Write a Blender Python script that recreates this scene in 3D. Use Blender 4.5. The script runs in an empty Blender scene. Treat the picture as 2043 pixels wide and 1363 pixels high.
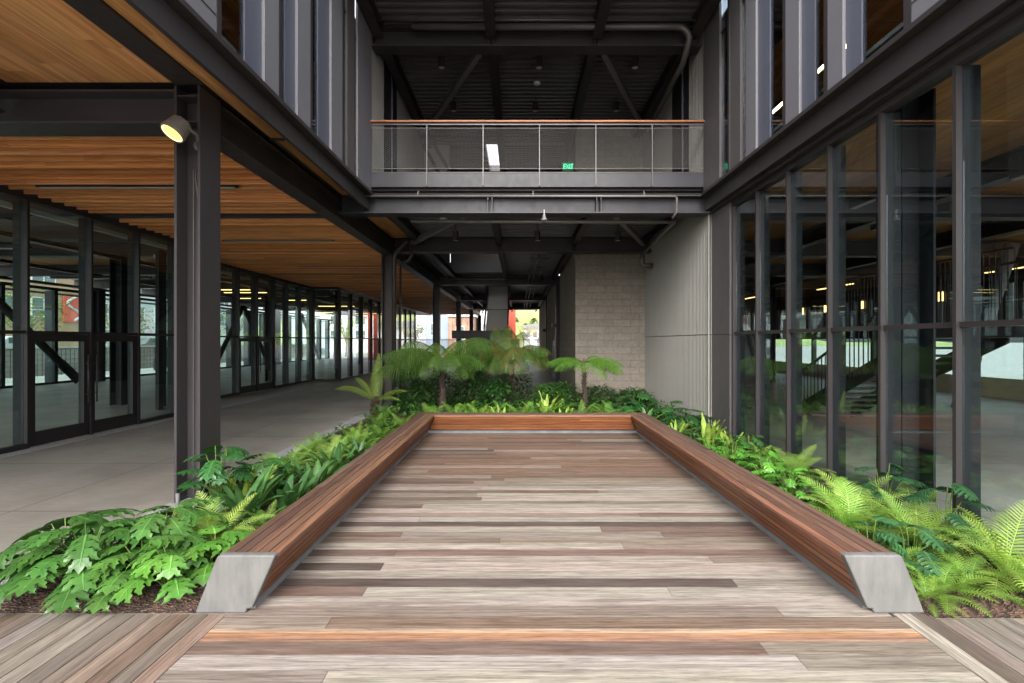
import bpy, math, random
from mathutils import Vector, Matrix
R = math.radians
rnd = random.Random(7)
sc = bpy.context.scene
COL = sc.collection

# ------------------------------------------------------------------ materials
def mat(name):
    m = bpy.data.materials.new(name); m.use_nodes = True
    nt = m.node_tree; b = nt.nodes['Principled BSDF']
    return m, nt, b
def N(nt, t, **kw):
    n = nt.nodes.new(t)
    for k, v in kw.items():
        if k in n.inputs: n.inputs[k].default_value = v
        else: setattr(n, k, v)
    return n
def L(nt, a, ao, b, bi): nt.links.new(a.outputs[ao], b.inputs[bi])
def coords(nt, scale=(1, 1, 1), rot=(0, 0, 0)):
    tc = N(nt, 'ShaderNodeNewGeometry'); mp = N(nt, 'ShaderNodeMapping')
    mp.inputs['Scale'].default_value = scale; mp.inputs['Rotation'].default_value = rot
    L(nt, tc, 'Position', mp, 'Vector'); return mp
def ramp(nt, stops):
    r = N(nt, 'ShaderNodeValToRGB'); e = r.color_ramp.elements
    while len(e) < len(stops): e.new(0.5)
    for i, (p, c) in enumerate(stops):
        e[i].position = p; e[i].color = (*c, 1) if len(c) == 3 else c
    return r
def mulc(nt, a, ao, b, bo, fac=1.0, mode='MULTIPLY'):
    m = N(nt, 'ShaderNodeMixRGB', blend_type=mode); m.inputs['Fac'].default_value = fac
    L(nt, a, ao, m, 'Color1'); L(nt, b, bo, m, 'Color2'); return m
def bump(nt, src, so, b, strength=0.3, dist=0.01):
    n = N(nt, 'ShaderNodeBump'); n.inputs['Strength'].default_value = strength; n.inputs['Distance'].default_value = dist
    L(nt, src, so, n, 'Height'); L(nt, n, 'Normal', b, 'Normal')

def paint(name, col, rough=0.45, var=0.25, scale=2.0, metallic=0.0, spec=0.5, bumpd=0.002):
    m, nt, b = mat(name)
    mp = coords(nt, (scale, scale, scale * 0.5)); n = N(nt, 'ShaderNodeTexNoise', Scale=1.0, Detail=6.0, Roughness=0.6)
    L(nt, mp, 'Vector', n, 'Vector')
    lo = tuple(c * (1 - var) for c in col); hi = tuple(min(1, c * (1 + var)) for c in col)
    r = ramp(nt, [(0.3, lo), (0.7, hi)]); L(nt, n, 'Fac', r, 'Fac'); L(nt, r, 'Color', b, 'Base Color')
    n2 = N(nt, 'ShaderNodeTexNoise', Scale=7.0, Detail=5.0); L(nt, mp, 'Vector', n2, 'Vector')
    mr = N(nt, 'ShaderNodeMapRange'); mr.inputs['To Min'].default_value = max(0, rough - 0.12); mr.inputs['To Max'].default_value = min(1, rough + 0.15)
    L(nt, n2, 'Fac', mr, 'Value'); L(nt, mr, 'Result', b, 'Roughness')
    b.inputs['Metallic'].default_value = metallic; b.inputs['Specular IOR Level'].default_value = spec
    if bumpd: bump(nt, n2, 'Fac', b, 0.15, bumpd)
    return m
def wood(name, axis='X', rough=0.55, grain=40.0, var=0.45, weather=0.0, spec=0.3, ring=0.7, st=0.045):
    """board wood: long noise grain along one axis, coloured board by board through the 'tint' attribute"""
    m, nt, b = mat(name)
    at = N(nt, 'ShaderNodeAttribute', attribute_name='tint')
    off = N(nt, 'ShaderNodeAttribute', attribute_name='seed')
    geo = N(nt, 'ShaderNodeNewGeometry')
    add = N(nt, 'ShaderNodeVectorMath', operation='ADD'); L(nt, geo, 'Position', add, 0); L(nt, off, 'Vector', add, 1)
    mp = N(nt, 'ShaderNodeMapping'); s = {'X': (st, 1, 1), 'Y': (1, st, 1)}[axis]
    mp.inputs['Scale'].default_value = s
    L(nt, add, 'Vector', mp, 'Vector')
    n = N(nt, 'ShaderNodeTexNoise', Scale=grain, Detail=8.0, Roughness=0.65, Distortion=0.6); L(nt, mp, 'Vector', n, 'Vector')
    big = N(nt, 'ShaderNodeTexNoise', Scale=grain * 0.16, Detail=3.0, Distortion=2.2); L(nt, mp, 'Vector', big, 'Vector')
    wv = N(nt, 'ShaderNodeTexWave', wave_type='RINGS', Scale=1.6, Distortion=9.0, Detail=3.0); wv.inputs['Detail Scale'].default_value = 1.5
    mp2 = N(nt, 'ShaderNodeMapping'); s2 = {'X': (0.25, 5, 5), 'Y': (5, 0.25, 5)}[axis]; mp2.inputs['Scale'].default_value = s2
    L(nt, add, 'Vector', mp2, 'Vector'); L(nt, mp2, 'Vector', wv, 'Vector')
    r1 = ramp(nt, [(0.30, (1 - var,) * 3), (0.52, (1, 1, 1)), (0.75, (1 + var * 0.28,) * 3)]); L(nt, n, 'Fac', r1, 'Fac')
    r2 = ramp(nt, [(0.3, (1 - var * 0.55, 1 - var * 0.62, 1 - var * 0.66)), (0.62, (1.08, 1.05, 1.02))]); L(nt, big, 'Fac', r2, 'Fac')
    r3 = ramp(nt, [(0.0, (0.72, 0.69, 0.66)), (0.35, (1.0, 1.0, 1.0)), (1.0, (1.06, 1.06, 1.06))]); L(nt, wv, 'Fac', r3, 'Fac')
    m1 = mulc(nt, at, 'Color', r1, 'Color'); m2 = mulc(nt, m1, 'Color', r2, 'Color'); m3 = mulc(nt, m2, 'Color', r3, 'Color', ring)
    fin = m3
    if weather:
        wn = N(nt, 'ShaderNodeTexNoise', Scale=2.4, Detail=6.0, Roughness=0.7); mpw = N(nt, 'ShaderNodeMapping')
        mpw.inputs['Scale'].default_value = {'X': (0.5, 3, 3), 'Y': (3, 0.5, 3)}[axis]
        L(nt, add, 'Vector', mpw, 'Vector'); L(nt, mpw, 'Vector', wn, 'Vector')
        rw = ramp(nt, [(0.35, (0, 0, 0)), (0.75, (1, 1, 1))]); L(nt, wn, 'Fac', rw, 'Fac')
        mx = N(nt, 'ShaderNodeMixRGB'); mult = N(nt, 'ShaderNodeMath', operation='MULTIPLY'); mult.inputs[1].default_value = weather
        L(nt, rw, 'Color', mult, 0); L(nt, mult, 'Value', mx, 'Fac'); L(nt, m3, 'Color', mx, 'Color1')
        mx.inputs['Color2'].default_value = (0.25, 0.225, 0.20, 1); fin = mx
    L(nt, fin, 'Color', b, 'Base Color'); b.inputs['Roughness'].default_value = rough
    b.inputs['Specular IOR Level'].default_value = spec
    bump(nt, n, 'Fac', b, 0.25, 0.002)
    return m
def leafmat(name, rough=0.38, trans=0.3, spec=0.5):
    m, nt, b = mat(name)
    at = N(nt, 'ShaderNodeAttribute', attribute_name='tint')
    mp = coords(nt, (9, 9, 9)); n = N(nt, 'ShaderNodeTexNoise', Scale=1.0, Detail=5.0); L(nt, mp, 'Vector', n, 'Vector')
    r = ramp(nt, [(0.3, (0.72, 0.76, 0.7)), (0.7, (1.2, 1.15, 1.1))]); L(nt, n, 'Fac', r, 'Fac')
    oi = N(nt, 'ShaderNodeObjectInfo'); r2 = ramp(nt, [(0.0, (0.78, 0.84, 0.8)), (1.0, (1.2, 1.1, 1.05))]); L(nt, oi, 'Random', r2, 'Fac')
    m1 = mulc(nt, at, 'Color', r, 'Color'); m2 = mulc(nt, m1, 'Color', r2, 'Color')
    L(nt, m2, 'Color', b, 'Base Color'); b.inputs['Roughness'].default_value = rough; b.inputs['Specular IOR Level'].default_value = spec
    tr = N(nt, 'ShaderNodeBsdfTranslucent'); br = N(nt, 'ShaderNodeMixRGB', blend_type='MULTIPLY'); br.inputs['Fac'].default_value = 1
    L(nt, m2, 'Color', br, 'Color1'); br.inputs['Color2'].default_value = (1.5, 1.6, 0.8, 1); L(nt, br, 'Color', tr, 'Color')
    mx = N(nt, 'ShaderNodeMixShader'); mx.inputs['Fac'].default_value = trans
    out = nt.nodes['Material Output']; L(nt, b, 'BSDF', mx, 1); L(nt, tr, 'BSDF', mx, 2); L(nt, mx, 'Shader', out, 'Surface')
    return m
def glassmat(name, tint=(0.86, 0.93, 0.9), ior=1.5, refl=(0.95, 0.97, 1.0), rough=0.0):
    m, nt, b = mat(name); nt.nodes.remove(b); out = nt.nodes['Material Output']
    geo = N(nt, 'ShaderNodeNewGeometry'); mr = N(nt, 'ShaderNodeMapRange')
    mr.inputs['To Min'].default_value = ior; mr.inputs['To Max'].default_value = 1 / ior; L(nt, geo, 'Backfacing', mr, 'Value')
    fr = N(nt, 'ShaderNodeFresnel'); L(nt, mr, 'Result', fr, 'IOR')
    t = N(nt, 'ShaderNodeBsdfTransparent'); t.inputs['Color'].default_value = (*tint, 1)
    g = N(nt, 'ShaderNodeBsdfGlossy'); g.inputs['Roughness'].default_value = rough; g.inputs['Color'].default_value = (*refl, 1)
    mx = N(nt, 'ShaderNodeMixShader'); L(nt, fr, 'Fac', mx, 'Fac'); L(nt, t, 'BSDF', mx, 1); L(nt, g, 'BSDF', mx, 2)
    L(nt, mx, 'Shader', out, 'Surface'); return m
def emis(name, col, s):
    m, nt, b = mat(name); b.inputs['Base Color'].default_value = (0.02, 0.02, 0.02, 1); b.inputs['Emission Color'].default_value = (*col, 1)
    b.inputs['Emission Strength'].default_value = s; return m

M = {}
M['steel'] = paint('dark_painted_steel', (0.036, 0.030, 0.030), 0.42, 0.18, 1.5, 0.0, 0.28)
M['steelg'] = paint('grey_painted_steel', (0.043, 0.038, 0.040), 0.4, 0.12, 1.2, 0.0, 0.28)
M['mull'] = paint('bronze_grey_mullion', (0.038, 0.033, 0.034), 0.4, 0.12, 1.2, 0.0, 0.28)
M['mulld'] = paint('dark_mullion', (0.022, 0.019, 0.020), 0.45, 0.15, 1.2, 0.0, 0.3)
M['fin'] = paint('glazing_fin', (0.022, 0.024, 0.027), 0.6, 0.1, 1.0, 0.0, 0.12)
M['panel'] = paint('light_metal_panel', (0.145, 0.143, 0.158), 0.5, 0.08, 0.8)
M['panelb'] = paint('blue_grey_reflection_and_trim', (0.088, 0.095, 0.125), 0.5, 0.1, 0.8)  # on the upper facades this colour imitates reflected sky; also plain trim
M['panelm'] = paint('mid_grey_panel', (0.085, 0.078, 0.082), 0.45, 0.08, 0.7)
M['clad'] = paint('ribbed_cladding', (0.29, 0.28, 0.258), 0.45, 0.07, 0.5)
M['deckm'] = paint('corrugated_black_deck', (0.085, 0.078, 0.078), 0.4, 0.2, 1.0)
M['fascia'] = paint('blue_grey_fascia', (0.028, 0.028, 0.033), 0.45, 0.3, 1.3, 0.0, 0.35)
M['brace'] = paint('brace_paint', (0.13, 0.12, 0.12), 0.4, 0.1, 2.0)
M['pipe'] = paint('pipe_paint', (0.095, 0.085, 0.08), 0.35, 0.15, 2.0)
M['wire'] = paint('wire_mesh', (0.115, 0.11, 0.105), 0.5, 0.1, 3.0)
M['post'] = paint('railing_post', (0.055, 0.052, 0.05), 0.4, 0.1, 3.0)
M['galv'] = paint('galvanised_strip', (0.15, 0.155, 0.16), 0.6, 0.2, 4.0)
M['white'] = paint('white_plastic', (0.7, 0.7, 0.68), 0.5, 0.04, 3.0)
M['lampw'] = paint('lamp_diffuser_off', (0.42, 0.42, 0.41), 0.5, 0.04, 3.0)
M['housing'] = paint('bronze_lamp_housing', (0.13, 0.11, 0.095), 0.45, 0.1, 8.0)
M['redp'] = paint('red_wall_paint', (0.62, 0.10, 0.06), 0.6, 0.06, 1.0)
M['doorw'] = paint('pale_door', (0.35, 0.36, 0.37), 0.5, 0.05, 1.0)
M['beige'] = paint('beige_render', (0.36, 0.25, 0.15), 0.8, 0.1, 0.6)
M['whiter'] = paint('white_render', (0.50, 0.51, 0.52), 0.8, 0.05, 0.4)
M['tanr'] = paint('tan_low_wall', (0.42, 0.36, 0.27), 0.8, 0.06, 0.6)
M['bluer'] = paint('blue_grey_facade', (0.20, 0.25, 0.31), 0.6, 0.1, 0.5)
M['rust'] = paint('rust_brown_facade', (0.24, 0.15, 0.10), 0.8, 0.5, 1.6)
M['winf'] = paint('window_frame_white', (0.65, 0.66, 0.66), 0.5, 0.04, 1.0)
M['wing'] = paint('window_glass_dark', (0.10, 0.14, 0.15), 0.1, 0.3, 0.6, 0.0, 0.8)
M['wood_deck_x'] = wood('weathered_deck_boards_across', 'X', 0.66, 110, 0.60, weather=0.20, ring=0.9, st=0.05)
M['wood_deck_y'] = wood('weathered_deck_boards_along', 'Y', 0.66, 110, 0.60, weather=0.20, ring=0.9, st=0.05)
M['bench_y'] = wood('oiled_bench_boards_along', 'Y', 0.45, 38, 0.45, weather=0.0, spec=0.4)
M['bench_x'] = wood('oiled_bench_boards_across', 'X', 0.45, 38, 0.45, weather=0.0, spec=0.4)
M['slat'] = wood('cedar_slats', 'X', 0.5, 24, 0.3)
M['clt'] = wood('timber_soffit', 'Y', 0.5, 20, 0.32)
M['leaf'] = leafmat('glossy_leaf', 0.32, 0.22, 0.5)
M['fern'] = leafmat('fern_leaf', 0.5, 0.35, 0.3)
M['trunk'] = paint('tree_fern_trunk', (0.042, 0.026, 0.019), 0.9, 0.6, 30.0, bumpd=0.01)
M['bark'] = paint('tree_bark', (0.12, 0.09, 0.07), 0.9, 0.4, 12.0, bumpd=0.01)
M['twig'] = paint('bare_twigs', (0.26, 0.20, 0.15), 0.9, 0.3, 3.0)
M['glassL'] = glassmat('green_tinted_glass', (0.87, 0.95, 0.93), 1.5)
M['glassR'] = glassmat('grey_tinted_glass', (0.84, 0.90, 0.90), 1.62)
M['glassU'] = glassmat('upper_window_glass', (0.70, 0.76, 0.80), 1.65)
M['warm'] = emis('warm_lit_lamp', (1.0, 0.68, 0.30), 9.0)
M['warmsoft'] = emis('warm_soft_glow', (1.0, 0.62, 0.20), 1.2)
M['spot'] = emis('spotlight_lens', (1.0, 0.52, 0.13), 0.62)
M['green'] = emis('exit_sign_green', (0.0, 0.35, 0.13), 0.06)
M['greenl'] = emis('exit_sign_letters', (0.05, 1.0, 0.45), 0.55)

def _special():
    # concrete floor
    m, nt, b = mat('broom_concrete')
    mp = coords(nt, (1, 1, 1)); n = N(nt, 'ShaderNodeTexNoise', Scale=0.55, Detail=7.0, Roughness=0.62); L(nt, mp, 'Vector', n, 'Vector')
    mp2 = coords(nt, (1.2, 6, 1)); n2 = N(nt, 'ShaderNodeTexNoise', Scale=3.0, Detail=8.0, Roughness=0.7); L(nt, mp2, 'Vector', n2, 'Vector')
    r = ramp(nt, [(0.25, (0.165, 0.152, 0.134)), (0.5, (0.262, 0.243, 0.217)), (0.72, (0.33, 0.308, 0.278))]); L(nt, n, 'Fac', r, 'Fac')
    r2 = ramp(nt, [(0.25, (0.84, 0.84, 0.84)), (0.7, (1.08, 1.08, 1.08))]); L(nt, n2, 'Fac', r2, 'Fac')
    m1 = mulc(nt, r, 'Color', r2, 'Color')
    br = N(nt, 'ShaderNodeTexBrick', Scale=1.0); br.offset = 0.0
    br.inputs['Mortar Size'].default_value = 0.011; br.inputs['Brick Width'].default_value = 3.05; br.inputs['Row Height'].default_value = 2.28
    br.inputs['Color1'].default_value = (1, 1, 1, 1); br.inputs['Color2'].default_value = (0.95, 0.95, 0.95, 1); br.inputs['Mortar'].default_value = (0.4, 0.4, 0.4, 1)
    mp3 = coords(nt); mp3.inputs['Location'].default_value = (0.35, 1.04, 0); L(nt, mp3, 'Vector', br, 'Vector')
    m2 = mulc(nt, m1, 'Color', br, 'Color'); L(nt, m2, 'Color', b, 'Base Color'); b.inputs['Roughness'].default_value = 0.5
    b.inputs['Specular IOR Level'].default_value = 0.35; bump(nt, n2, 'Fac', b, 0.15, 0.003); M['floor'] = m
    # cast concrete (bench ends)
    m, nt, b = mat('cast_concrete')
    mp = coords(nt, (14, 14, 3)); n = N(nt, 'ShaderNodeTexNoise', Scale=1.0, Detail=8.0, Roughness=0.65); L(nt, mp, 'Vector', n, 'Vector')
    mp2 = coords(nt, (2, 2, 2)); n2 = N(nt, 'ShaderNodeTexNoise', Scale=1.5, Detail=4.0); L(nt, mp2, 'Vector', n2, 'Vector')
    r = ramp(nt, [(0.25, (0.088, 0.087, 0.084)), (0.75, (0.142, 0.140, 0.135))]); L(nt, n, 'Fac', r, 'Fac')
    r2 = ramp(nt, [(0.3, (0.8, 0.8, 0.8)), (0.7, (1.1, 1.1, 1.1))]); L(nt, n2, 'Fac', r2, 'Fac')
    m1 = mulc(nt, r, 'Color', r2, 'Color'); v = N(nt, 'ShaderNodeTexVoronoi', Scale=38.0); g = N(nt, 'ShaderNodeNewGeometry'); L(nt, g, 'Position', v, 'Vector')
    r3 = ramp(nt, [(0.03, (0.55, 0.55, 0.55)), (0.09, (1, 1, 1))]); L(nt, v, 'Distance', r3, 'Fac')
    m2 = mulc(nt, m1, 'Color', r3, 'Color', 0.75); L(nt, m2, 'Color', b, 'Base Color'); b.inputs['Roughness'].default_value = 0.7
    bump(nt, n, 'Fac', b, 0.2, 0.002); M['conc'] = m
    # block wall
    m, nt, b = mat('split_block_wall')
    geo = N(nt, 'ShaderNodeNewGeometry'); sep = N(nt, 'ShaderNodeSeparateXYZ'); L(nt, geo, 'Position', sep, 'Vector')
    ad = N(nt, 'ShaderNodeMath', operation='ADD'); L(nt, sep, 'X', ad, 0); L(nt, sep, 'Y', ad, 1)
    cm = N(nt, 'ShaderNodeCombineXYZ'); L(nt, ad, 'Value', cm, 'X'); L(nt, sep, 'Z', cm, 'Y')
    br = N(nt, 'ShaderNodeTexBrick', Scale=1.0); br.inputs['Mortar Size'].default_value = 0.011; br.inputs['Brick Width'].default_value = 0.62; br.inputs['Row Height'].default_value = 0.245
    br.inputs['Color1'].default_value = (0.275, 0.242, 0.205, 1); br.inputs['Color2'].default_value = (0.235, 0.206, 0.174, 1); br.inputs['Mortar'].default_value = (0.195, 0.172, 0.148, 1)
    br.inputs['Mortar Smooth'].default_value = 0.4; br.inputs['Bias'].default_value = 0.0
    L(nt, cm, 'Vector', br, 'Vector')
    n = N(nt, 'ShaderNodeTexNoise', Scale=9.0, Detail=8.0, Roughness=0.7); L(nt, geo, 'Position', n, 'Vector')
    r = ramp(nt, [(0.3, (0.8, 0.8, 0.8)), (0.7, (1.15, 1.15, 1.15))]); L(nt, n, 'Fac', r, 'Fac')
    m1 = mulc(nt, br, 'Color', r, 'Color'); L(nt, m1, 'Color', b, 'Base Color'); b.inputs['Roughness'].default_value = 0.9
    mm = N(nt, 'ShaderNodeMath', operation='SUBTRACT'); L(nt, n, 'Fac', mm, 0); L(nt, br, 'Fac', mm, 1)
    bump(nt, mm, 'Value', b, 0.6, 0.012); M['block'] = m
    # gravel
    m, nt, b = mat('white_gravel')
    g = N(nt, 'ShaderNodeNewGeometry'); v = N(nt, 'ShaderNodeTexVoronoi', Scale=55.0); L(nt, g, 'Position', v, 'Vector')
    r = ramp(nt, [(0.0, (0.62, 0.61, 0.60)), (0.6, (0.30, 0.30, 0.31))]); L(nt, v, 'Distance', r, 'Fac')
    hs = mulc(nt, r, 'Color', v, 'Color', 0.25); L(nt, hs, 'Color', b, 'Base Color'); b.inputs['Roughness'].default_value = 0.8
    inv = N(nt, 'ShaderNodeMath', operation='SUBTRACT'); inv.inputs[0].default_value = 1.0; L(nt, v, 'Distance', inv, 1)
    bump(nt, inv, 'Value', b, 0.8, 0.01); M['gravel'] = m
    # bark mulch
    m, nt, b = mat('bark_mulch')
    g = coords(nt, (1, 1.7, 1)); v = N(nt, 'ShaderNodeTexVoronoi', Scale=42.0); L(nt, g, 'Vector', v, 'Vector')
    sv = N(nt, 'ShaderNodeSeparateColor'); L(nt, v, 'Color', sv, 'Color')
    r = ramp(nt, [(0.0, (0.012, 0.008, 0.006)), (0.6, (0.05, 0.025, 0.016)), (1.0, (0.13, 0.07, 0.045))]); L(nt, sv, 'Red', r, 'Fac')
    L(nt, r, 'Color', b, 'Base Color'); b.inputs['Roughness'].default_value = 0.9
    bump(nt, v, 'Distance', b, 1.0, 0.02); M['soil'] = m
    # asphalt, hill
    M['asphalt'] = paint('grey_paving', (0.32, 0.31, 0.30), 0.85, 0.15, 1.0)
    m, nt, b = mat('grass_hill')
    mp = coords(nt, (0.03, 0.03, 0.06)); n = N(nt, 'ShaderNodeTexNoise', Scale=1.0, Detail=8.0); L(nt, mp, 'Vector', n, 'Vector')
    r = ramp(nt, [(0.3, (0.17, 0.24, 0.06)), (0.6, (0.30, 0.34, 0.13)), (0.75, (0.40, 0.38, 0.20))]); L(nt, n, 'Fac', r, 'Fac'); L(nt, r, 'Color', b, 'Base Color')
    b.inputs['Roughness'].default_value = 0.95; M['hill'] = m
_special()

# ------------------------------------------------------------------ mesh building
class MB:
    def __init__(s): s.v = []; s.f = []; s.t = []; s.s = []
    def add(s, vs, fs, tint=(1, 1, 1), seed=None):
        o = len(s.v); s.v += vs; s.f += [tuple(i + o for i in f) for f in fs]
        s.t += [tint] * len(vs)
        sd = seed if seed is not None else (0, 0, 0)
        s.s += [sd] * len(vs); return o
    def hexa(s, p, tint=(1, 1, 1), seed=None):
        """p: 8 corners, bottom ring 0-3 counter-clockwise then top ring 4-7"""
        s.add([tuple(q) for q in p], [(3, 2, 1, 0), (4, 5, 6, 7), (0, 1, 5, 4), (1, 2, 6, 5), (2, 3, 7, 6), (3, 0, 4, 7)], tint, seed); return s
    def box(s, x0, x1, y0, y1, z0, z1, tint=(1, 1, 1), seed=None):
        return s.hexa([(x0, y0, z0), (x1, y0, z0), (x1, y1, z0), (x0, y1, z0), (x0, y0, z1), (x1, y0, z1), (x1, y1, z1), (x0, y1, z1)], tint, seed)
    def tube(s, pts, r, n=10, tint=(1, 1, 1), cap=True, r1=None):
        pts = [Vector(p) for p in pts]; k = len(pts); vs = []; fs = []
        up = None
        for i, p in enumerate(pts):
            d = (pts[min(i + 1, k - 1)] - pts[max(i - 1, 0)]).normalized()
            if up is None: up = Vector((0, 0, 1)) if abs(d.z) < 0.9 else Vector((1, 0, 0))
            a = d.cross(up).normalized(); b2 = a.cross(d).normalized(); up = b2
            rr = r if r1 is None else r + (r1 - r) * i / (k - 1)
            for j in range(n):
                t = 2 * math.pi * j / n; vs.append(tuple(p + a * rr * math.cos(t) + b2 * rr * math.sin(t)))
        for i in range(k - 1):
            for j in range(n):
                j2 = (j + 1) % n; fs.append((i * n + j, i * n + j2, (i + 1) * n + j2, (i + 1) * n + j))
        if cap: fs.append(tuple(range(n - 1, -1, -1))); fs.append(tuple((k - 1) * n + j for j in range(n)))
        s.add(vs, fs, tint); return s
    def lathe(s, c, prof, n=24, axis=None, tint=(1, 1, 1)):
        c = Vector(c); ax = Vector(axis or (0, 0, 1)).normalized()
        a = ax.orthogonal().normalized(); b2 = ax.cross(a); vs = []; fs = []
        for (r, h) in prof:
            for j in range(n):
                t = 2 * math.pi * j / n; vs.append(tuple(c + ax * h + (a * math.cos(t) + b2 * math.sin(t)) * r))
        for i in range(len(prof) - 1):
            for j in range(n):
                j2 = (j + 1) % n; fs.append((i * n + j, i * n + j2, (i + 1) * n + j2, (i + 1) * n + j))
        s.add(vs, fs, tint); return s
    def bar(s, a, b, w, h, tint=(1, 1, 1)):
        a = Vector(a); b = Vector(b); d = (b - a).normalized(); up = Vector((0, 0, 1)) if abs(d.z) < 0.95 else Vector((0, 1, 0))
        x = d.cross(up).normalized() * w / 2; y = x.cross(d).normalized() * h / 2
        return s.hexa([a - x - y, a + x - y, b + x - y, b - x - y, a - x + y, a + x + y, b + x + y, b - x + y], tint)
    def build(s, name, m, parent=None, org=None, bevel=0, smooth=False, solid=None):
        o0 = Vector(org) if org is not None else (Vector(ROOT.get(parent.name, (0, 0, 0))) if parent else Vector((0, 0, 0)))
        me = bpy.data.meshes.new(name); me.from_pydata([tuple(Vector(v) - o0) for v in s.v], [], s.f)
        me.validate(); ca = me.attributes.new('tint', 'FLOAT_COLOR', 'POINT')
        if len(me.vertices) == len(s.t):
            flat = []
            for t in s.t: flat += [t[0], t[1], t[2], 1.0]
            ca.data.foreach_set('color', flat)
        if any(x != (0, 0, 0) for x in s.s):
            sa = me.attributes.new('seed', 'FLOAT_VECTOR', 'POINT'); fl = []
            for t in s.s: fl += list(t)
            sa.data.foreach_set('vector', fl)
        me.materials.append(m if not isinstance(m, str) else M[m])
        if smooth: me.polygons.foreach_set('use_smooth', [True] * len(me.polygons))
        me.update()
        ob = bpy.data.objects.new(name, me); COL.objects.link(ob)
        if parent: ob.parent = parent; ROOT[ob.name] = tuple(o0)
        elif org is not None: ob.location = o0; ROOT[ob.name] = tuple(o0)
        if bevel:
            bm = ob.modifiers.new('bevel', 'BEVEL'); bm.width = bevel; bm.segments = 2; bm.limit_method = 'ANGLE'; bm.angle_limit = R(40)
        return ob
ROOT = {}
def tag(o, label, cat, group=None):
    o['label'] = label; o['category'] = cat
    if group: o['group'] = group
    return o
def thing(name, label, cat, loc=(0, 0, 0), group=None, rz=0):
    o = bpy.data.objects.new(name, None); o.empty_display_size = 0.2; COL.objects.link(o); o.location = loc; o.rotation_euler.z = rz
    ROOT[o.name] = tuple(loc); return tag(o, label, cat, group)
def struct(o, kind='structure'): o['kind'] = kind; return o
def copy_tree(o, parent=None):
    c = o.copy(); COL.objects.link(c)
    if parent: c.parent = parent
    for ch in [x for x in bpy.data.objects if x.parent == o]: copy_tree(ch, c)
    return c
def rs(): return (rnd.uniform(-50, 50), rnd.uniform(-50, 50), rnd.uniform(-50, 50))
def vary(c, a=0.12, hue=0.04):
    k = 1 + rnd.uniform(-a, a); return tuple(max(0, x * k * (1 + rnd.uniform(-hue, hue))) for x in c)

# ------------------------------------------------------------------ camera, light, world
cam = bpy.data.cameras.new('camera'); co = bpy.data.objects.new('camera', cam); COL.objects.link(co)
cam.sensor_width = 36.0; cam.lens = 16.0; cam.shift_x = -0.0061; cam.clip_start = 0.05; cam.clip_end = 3000
co.location = (0, 0, 2.15); co.rotation_euler = (R(90), 0, 0); sc.camera = co
SUN_EL, SUN_AZ = 40, 184
w = bpy.data.worlds.new('World'); sc.world = w; w.use_nodes = True
wn = w.node_tree; bg = wn.nodes['Background']
sky = wn.nodes.new('ShaderNodeTexSky'); sky.sky_type = 'NISHITA'; sky.sun_disc = False
sky.sun_elevation = R(SUN_EL); sky.sun_rotation = R(SUN_AZ); sky.dust_density = 4.0; sky.air_density = 1.0; sky.ozone_density = 1.0
hs = wn.nodes.new('ShaderNodeHueSaturation'); hs.inputs['Saturation'].default_value = 0.30; hs.inputs['Value'].default_value = 1.0
wn.links.new(sky.outputs[0], hs.inputs['Color']); wn.links.new(hs.outputs[0], bg.inputs['Color']); bg.inputs['Strength'].default_value = 0.13
sl = bpy.data.lights.new('sun', 'SUN'); sl.energy = 0.75; sl.angle = R(50); sl.color = (1.0, 0.96, 0.9)
so = bpy.data.objects.new('sun', sl); COL.objects.link(so)
az = R(SUN_AZ); d = Vector((math.sin(az) * math.cos(R(SUN_EL)), math.cos(az) * math.cos(R(SUN_EL)), math.sin(R(SUN_EL))))
so.rotation_euler = d.to_track_quat('Z', 'Y').to_euler(); so.location = (0, -5, 30)
vs = sc.view_settings; vs.view_transform = 'Standard'; vs.look = 'None'; vs.exposure = 2.15; vs.gamma = 1
cy = sc.cycles; cy.transparent_max_bounces = 40; cy.max_bounces = 10; cy.diffuse_bounces = 6; cy.glossy_bounces = 4; cy.transmission_bounces = 6
cy.use_denoising = True; cy.sample_clamp_indirect = 6.0; cy.caustics_reflective = False; cy.caustics_refractive = False
# ------------------------------------------------------------------ ground surfaces
g = MB().box(-900, 900, -300, 1500, -0.6, -0.06); struct(g.build('ground', 'asphalt'))
g = MB().box(-24.5, -2.30, 3.595, 52, -0.05, -0.012); g.box(3.20, 19, 3.535, 52, -0.05, -0.012); g.box(-2.2995, 3.1995, 10.73, 52, -0.05, -0.0121); g.box(-24.5, -7.5, -6, 3.5945, -0.05, -0.0122); g.box(2.965, 3.25, 3.6, 3.75, -0.05, -0.0123); g.box(7.5, 19, -6, 3.5345, -0.05, -0.0122); struct(g.build('floor', 'floor'))
# gravel strips
g = MB(); g.box(-4.66, -4.30, 4.0, 15.4, -0.012, -0.004); g.box(-9.86, -9.52, 2.0, 34, -0.0115, -0.0045)
struct(g.build('gravel_strip', 'gravel'))

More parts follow.
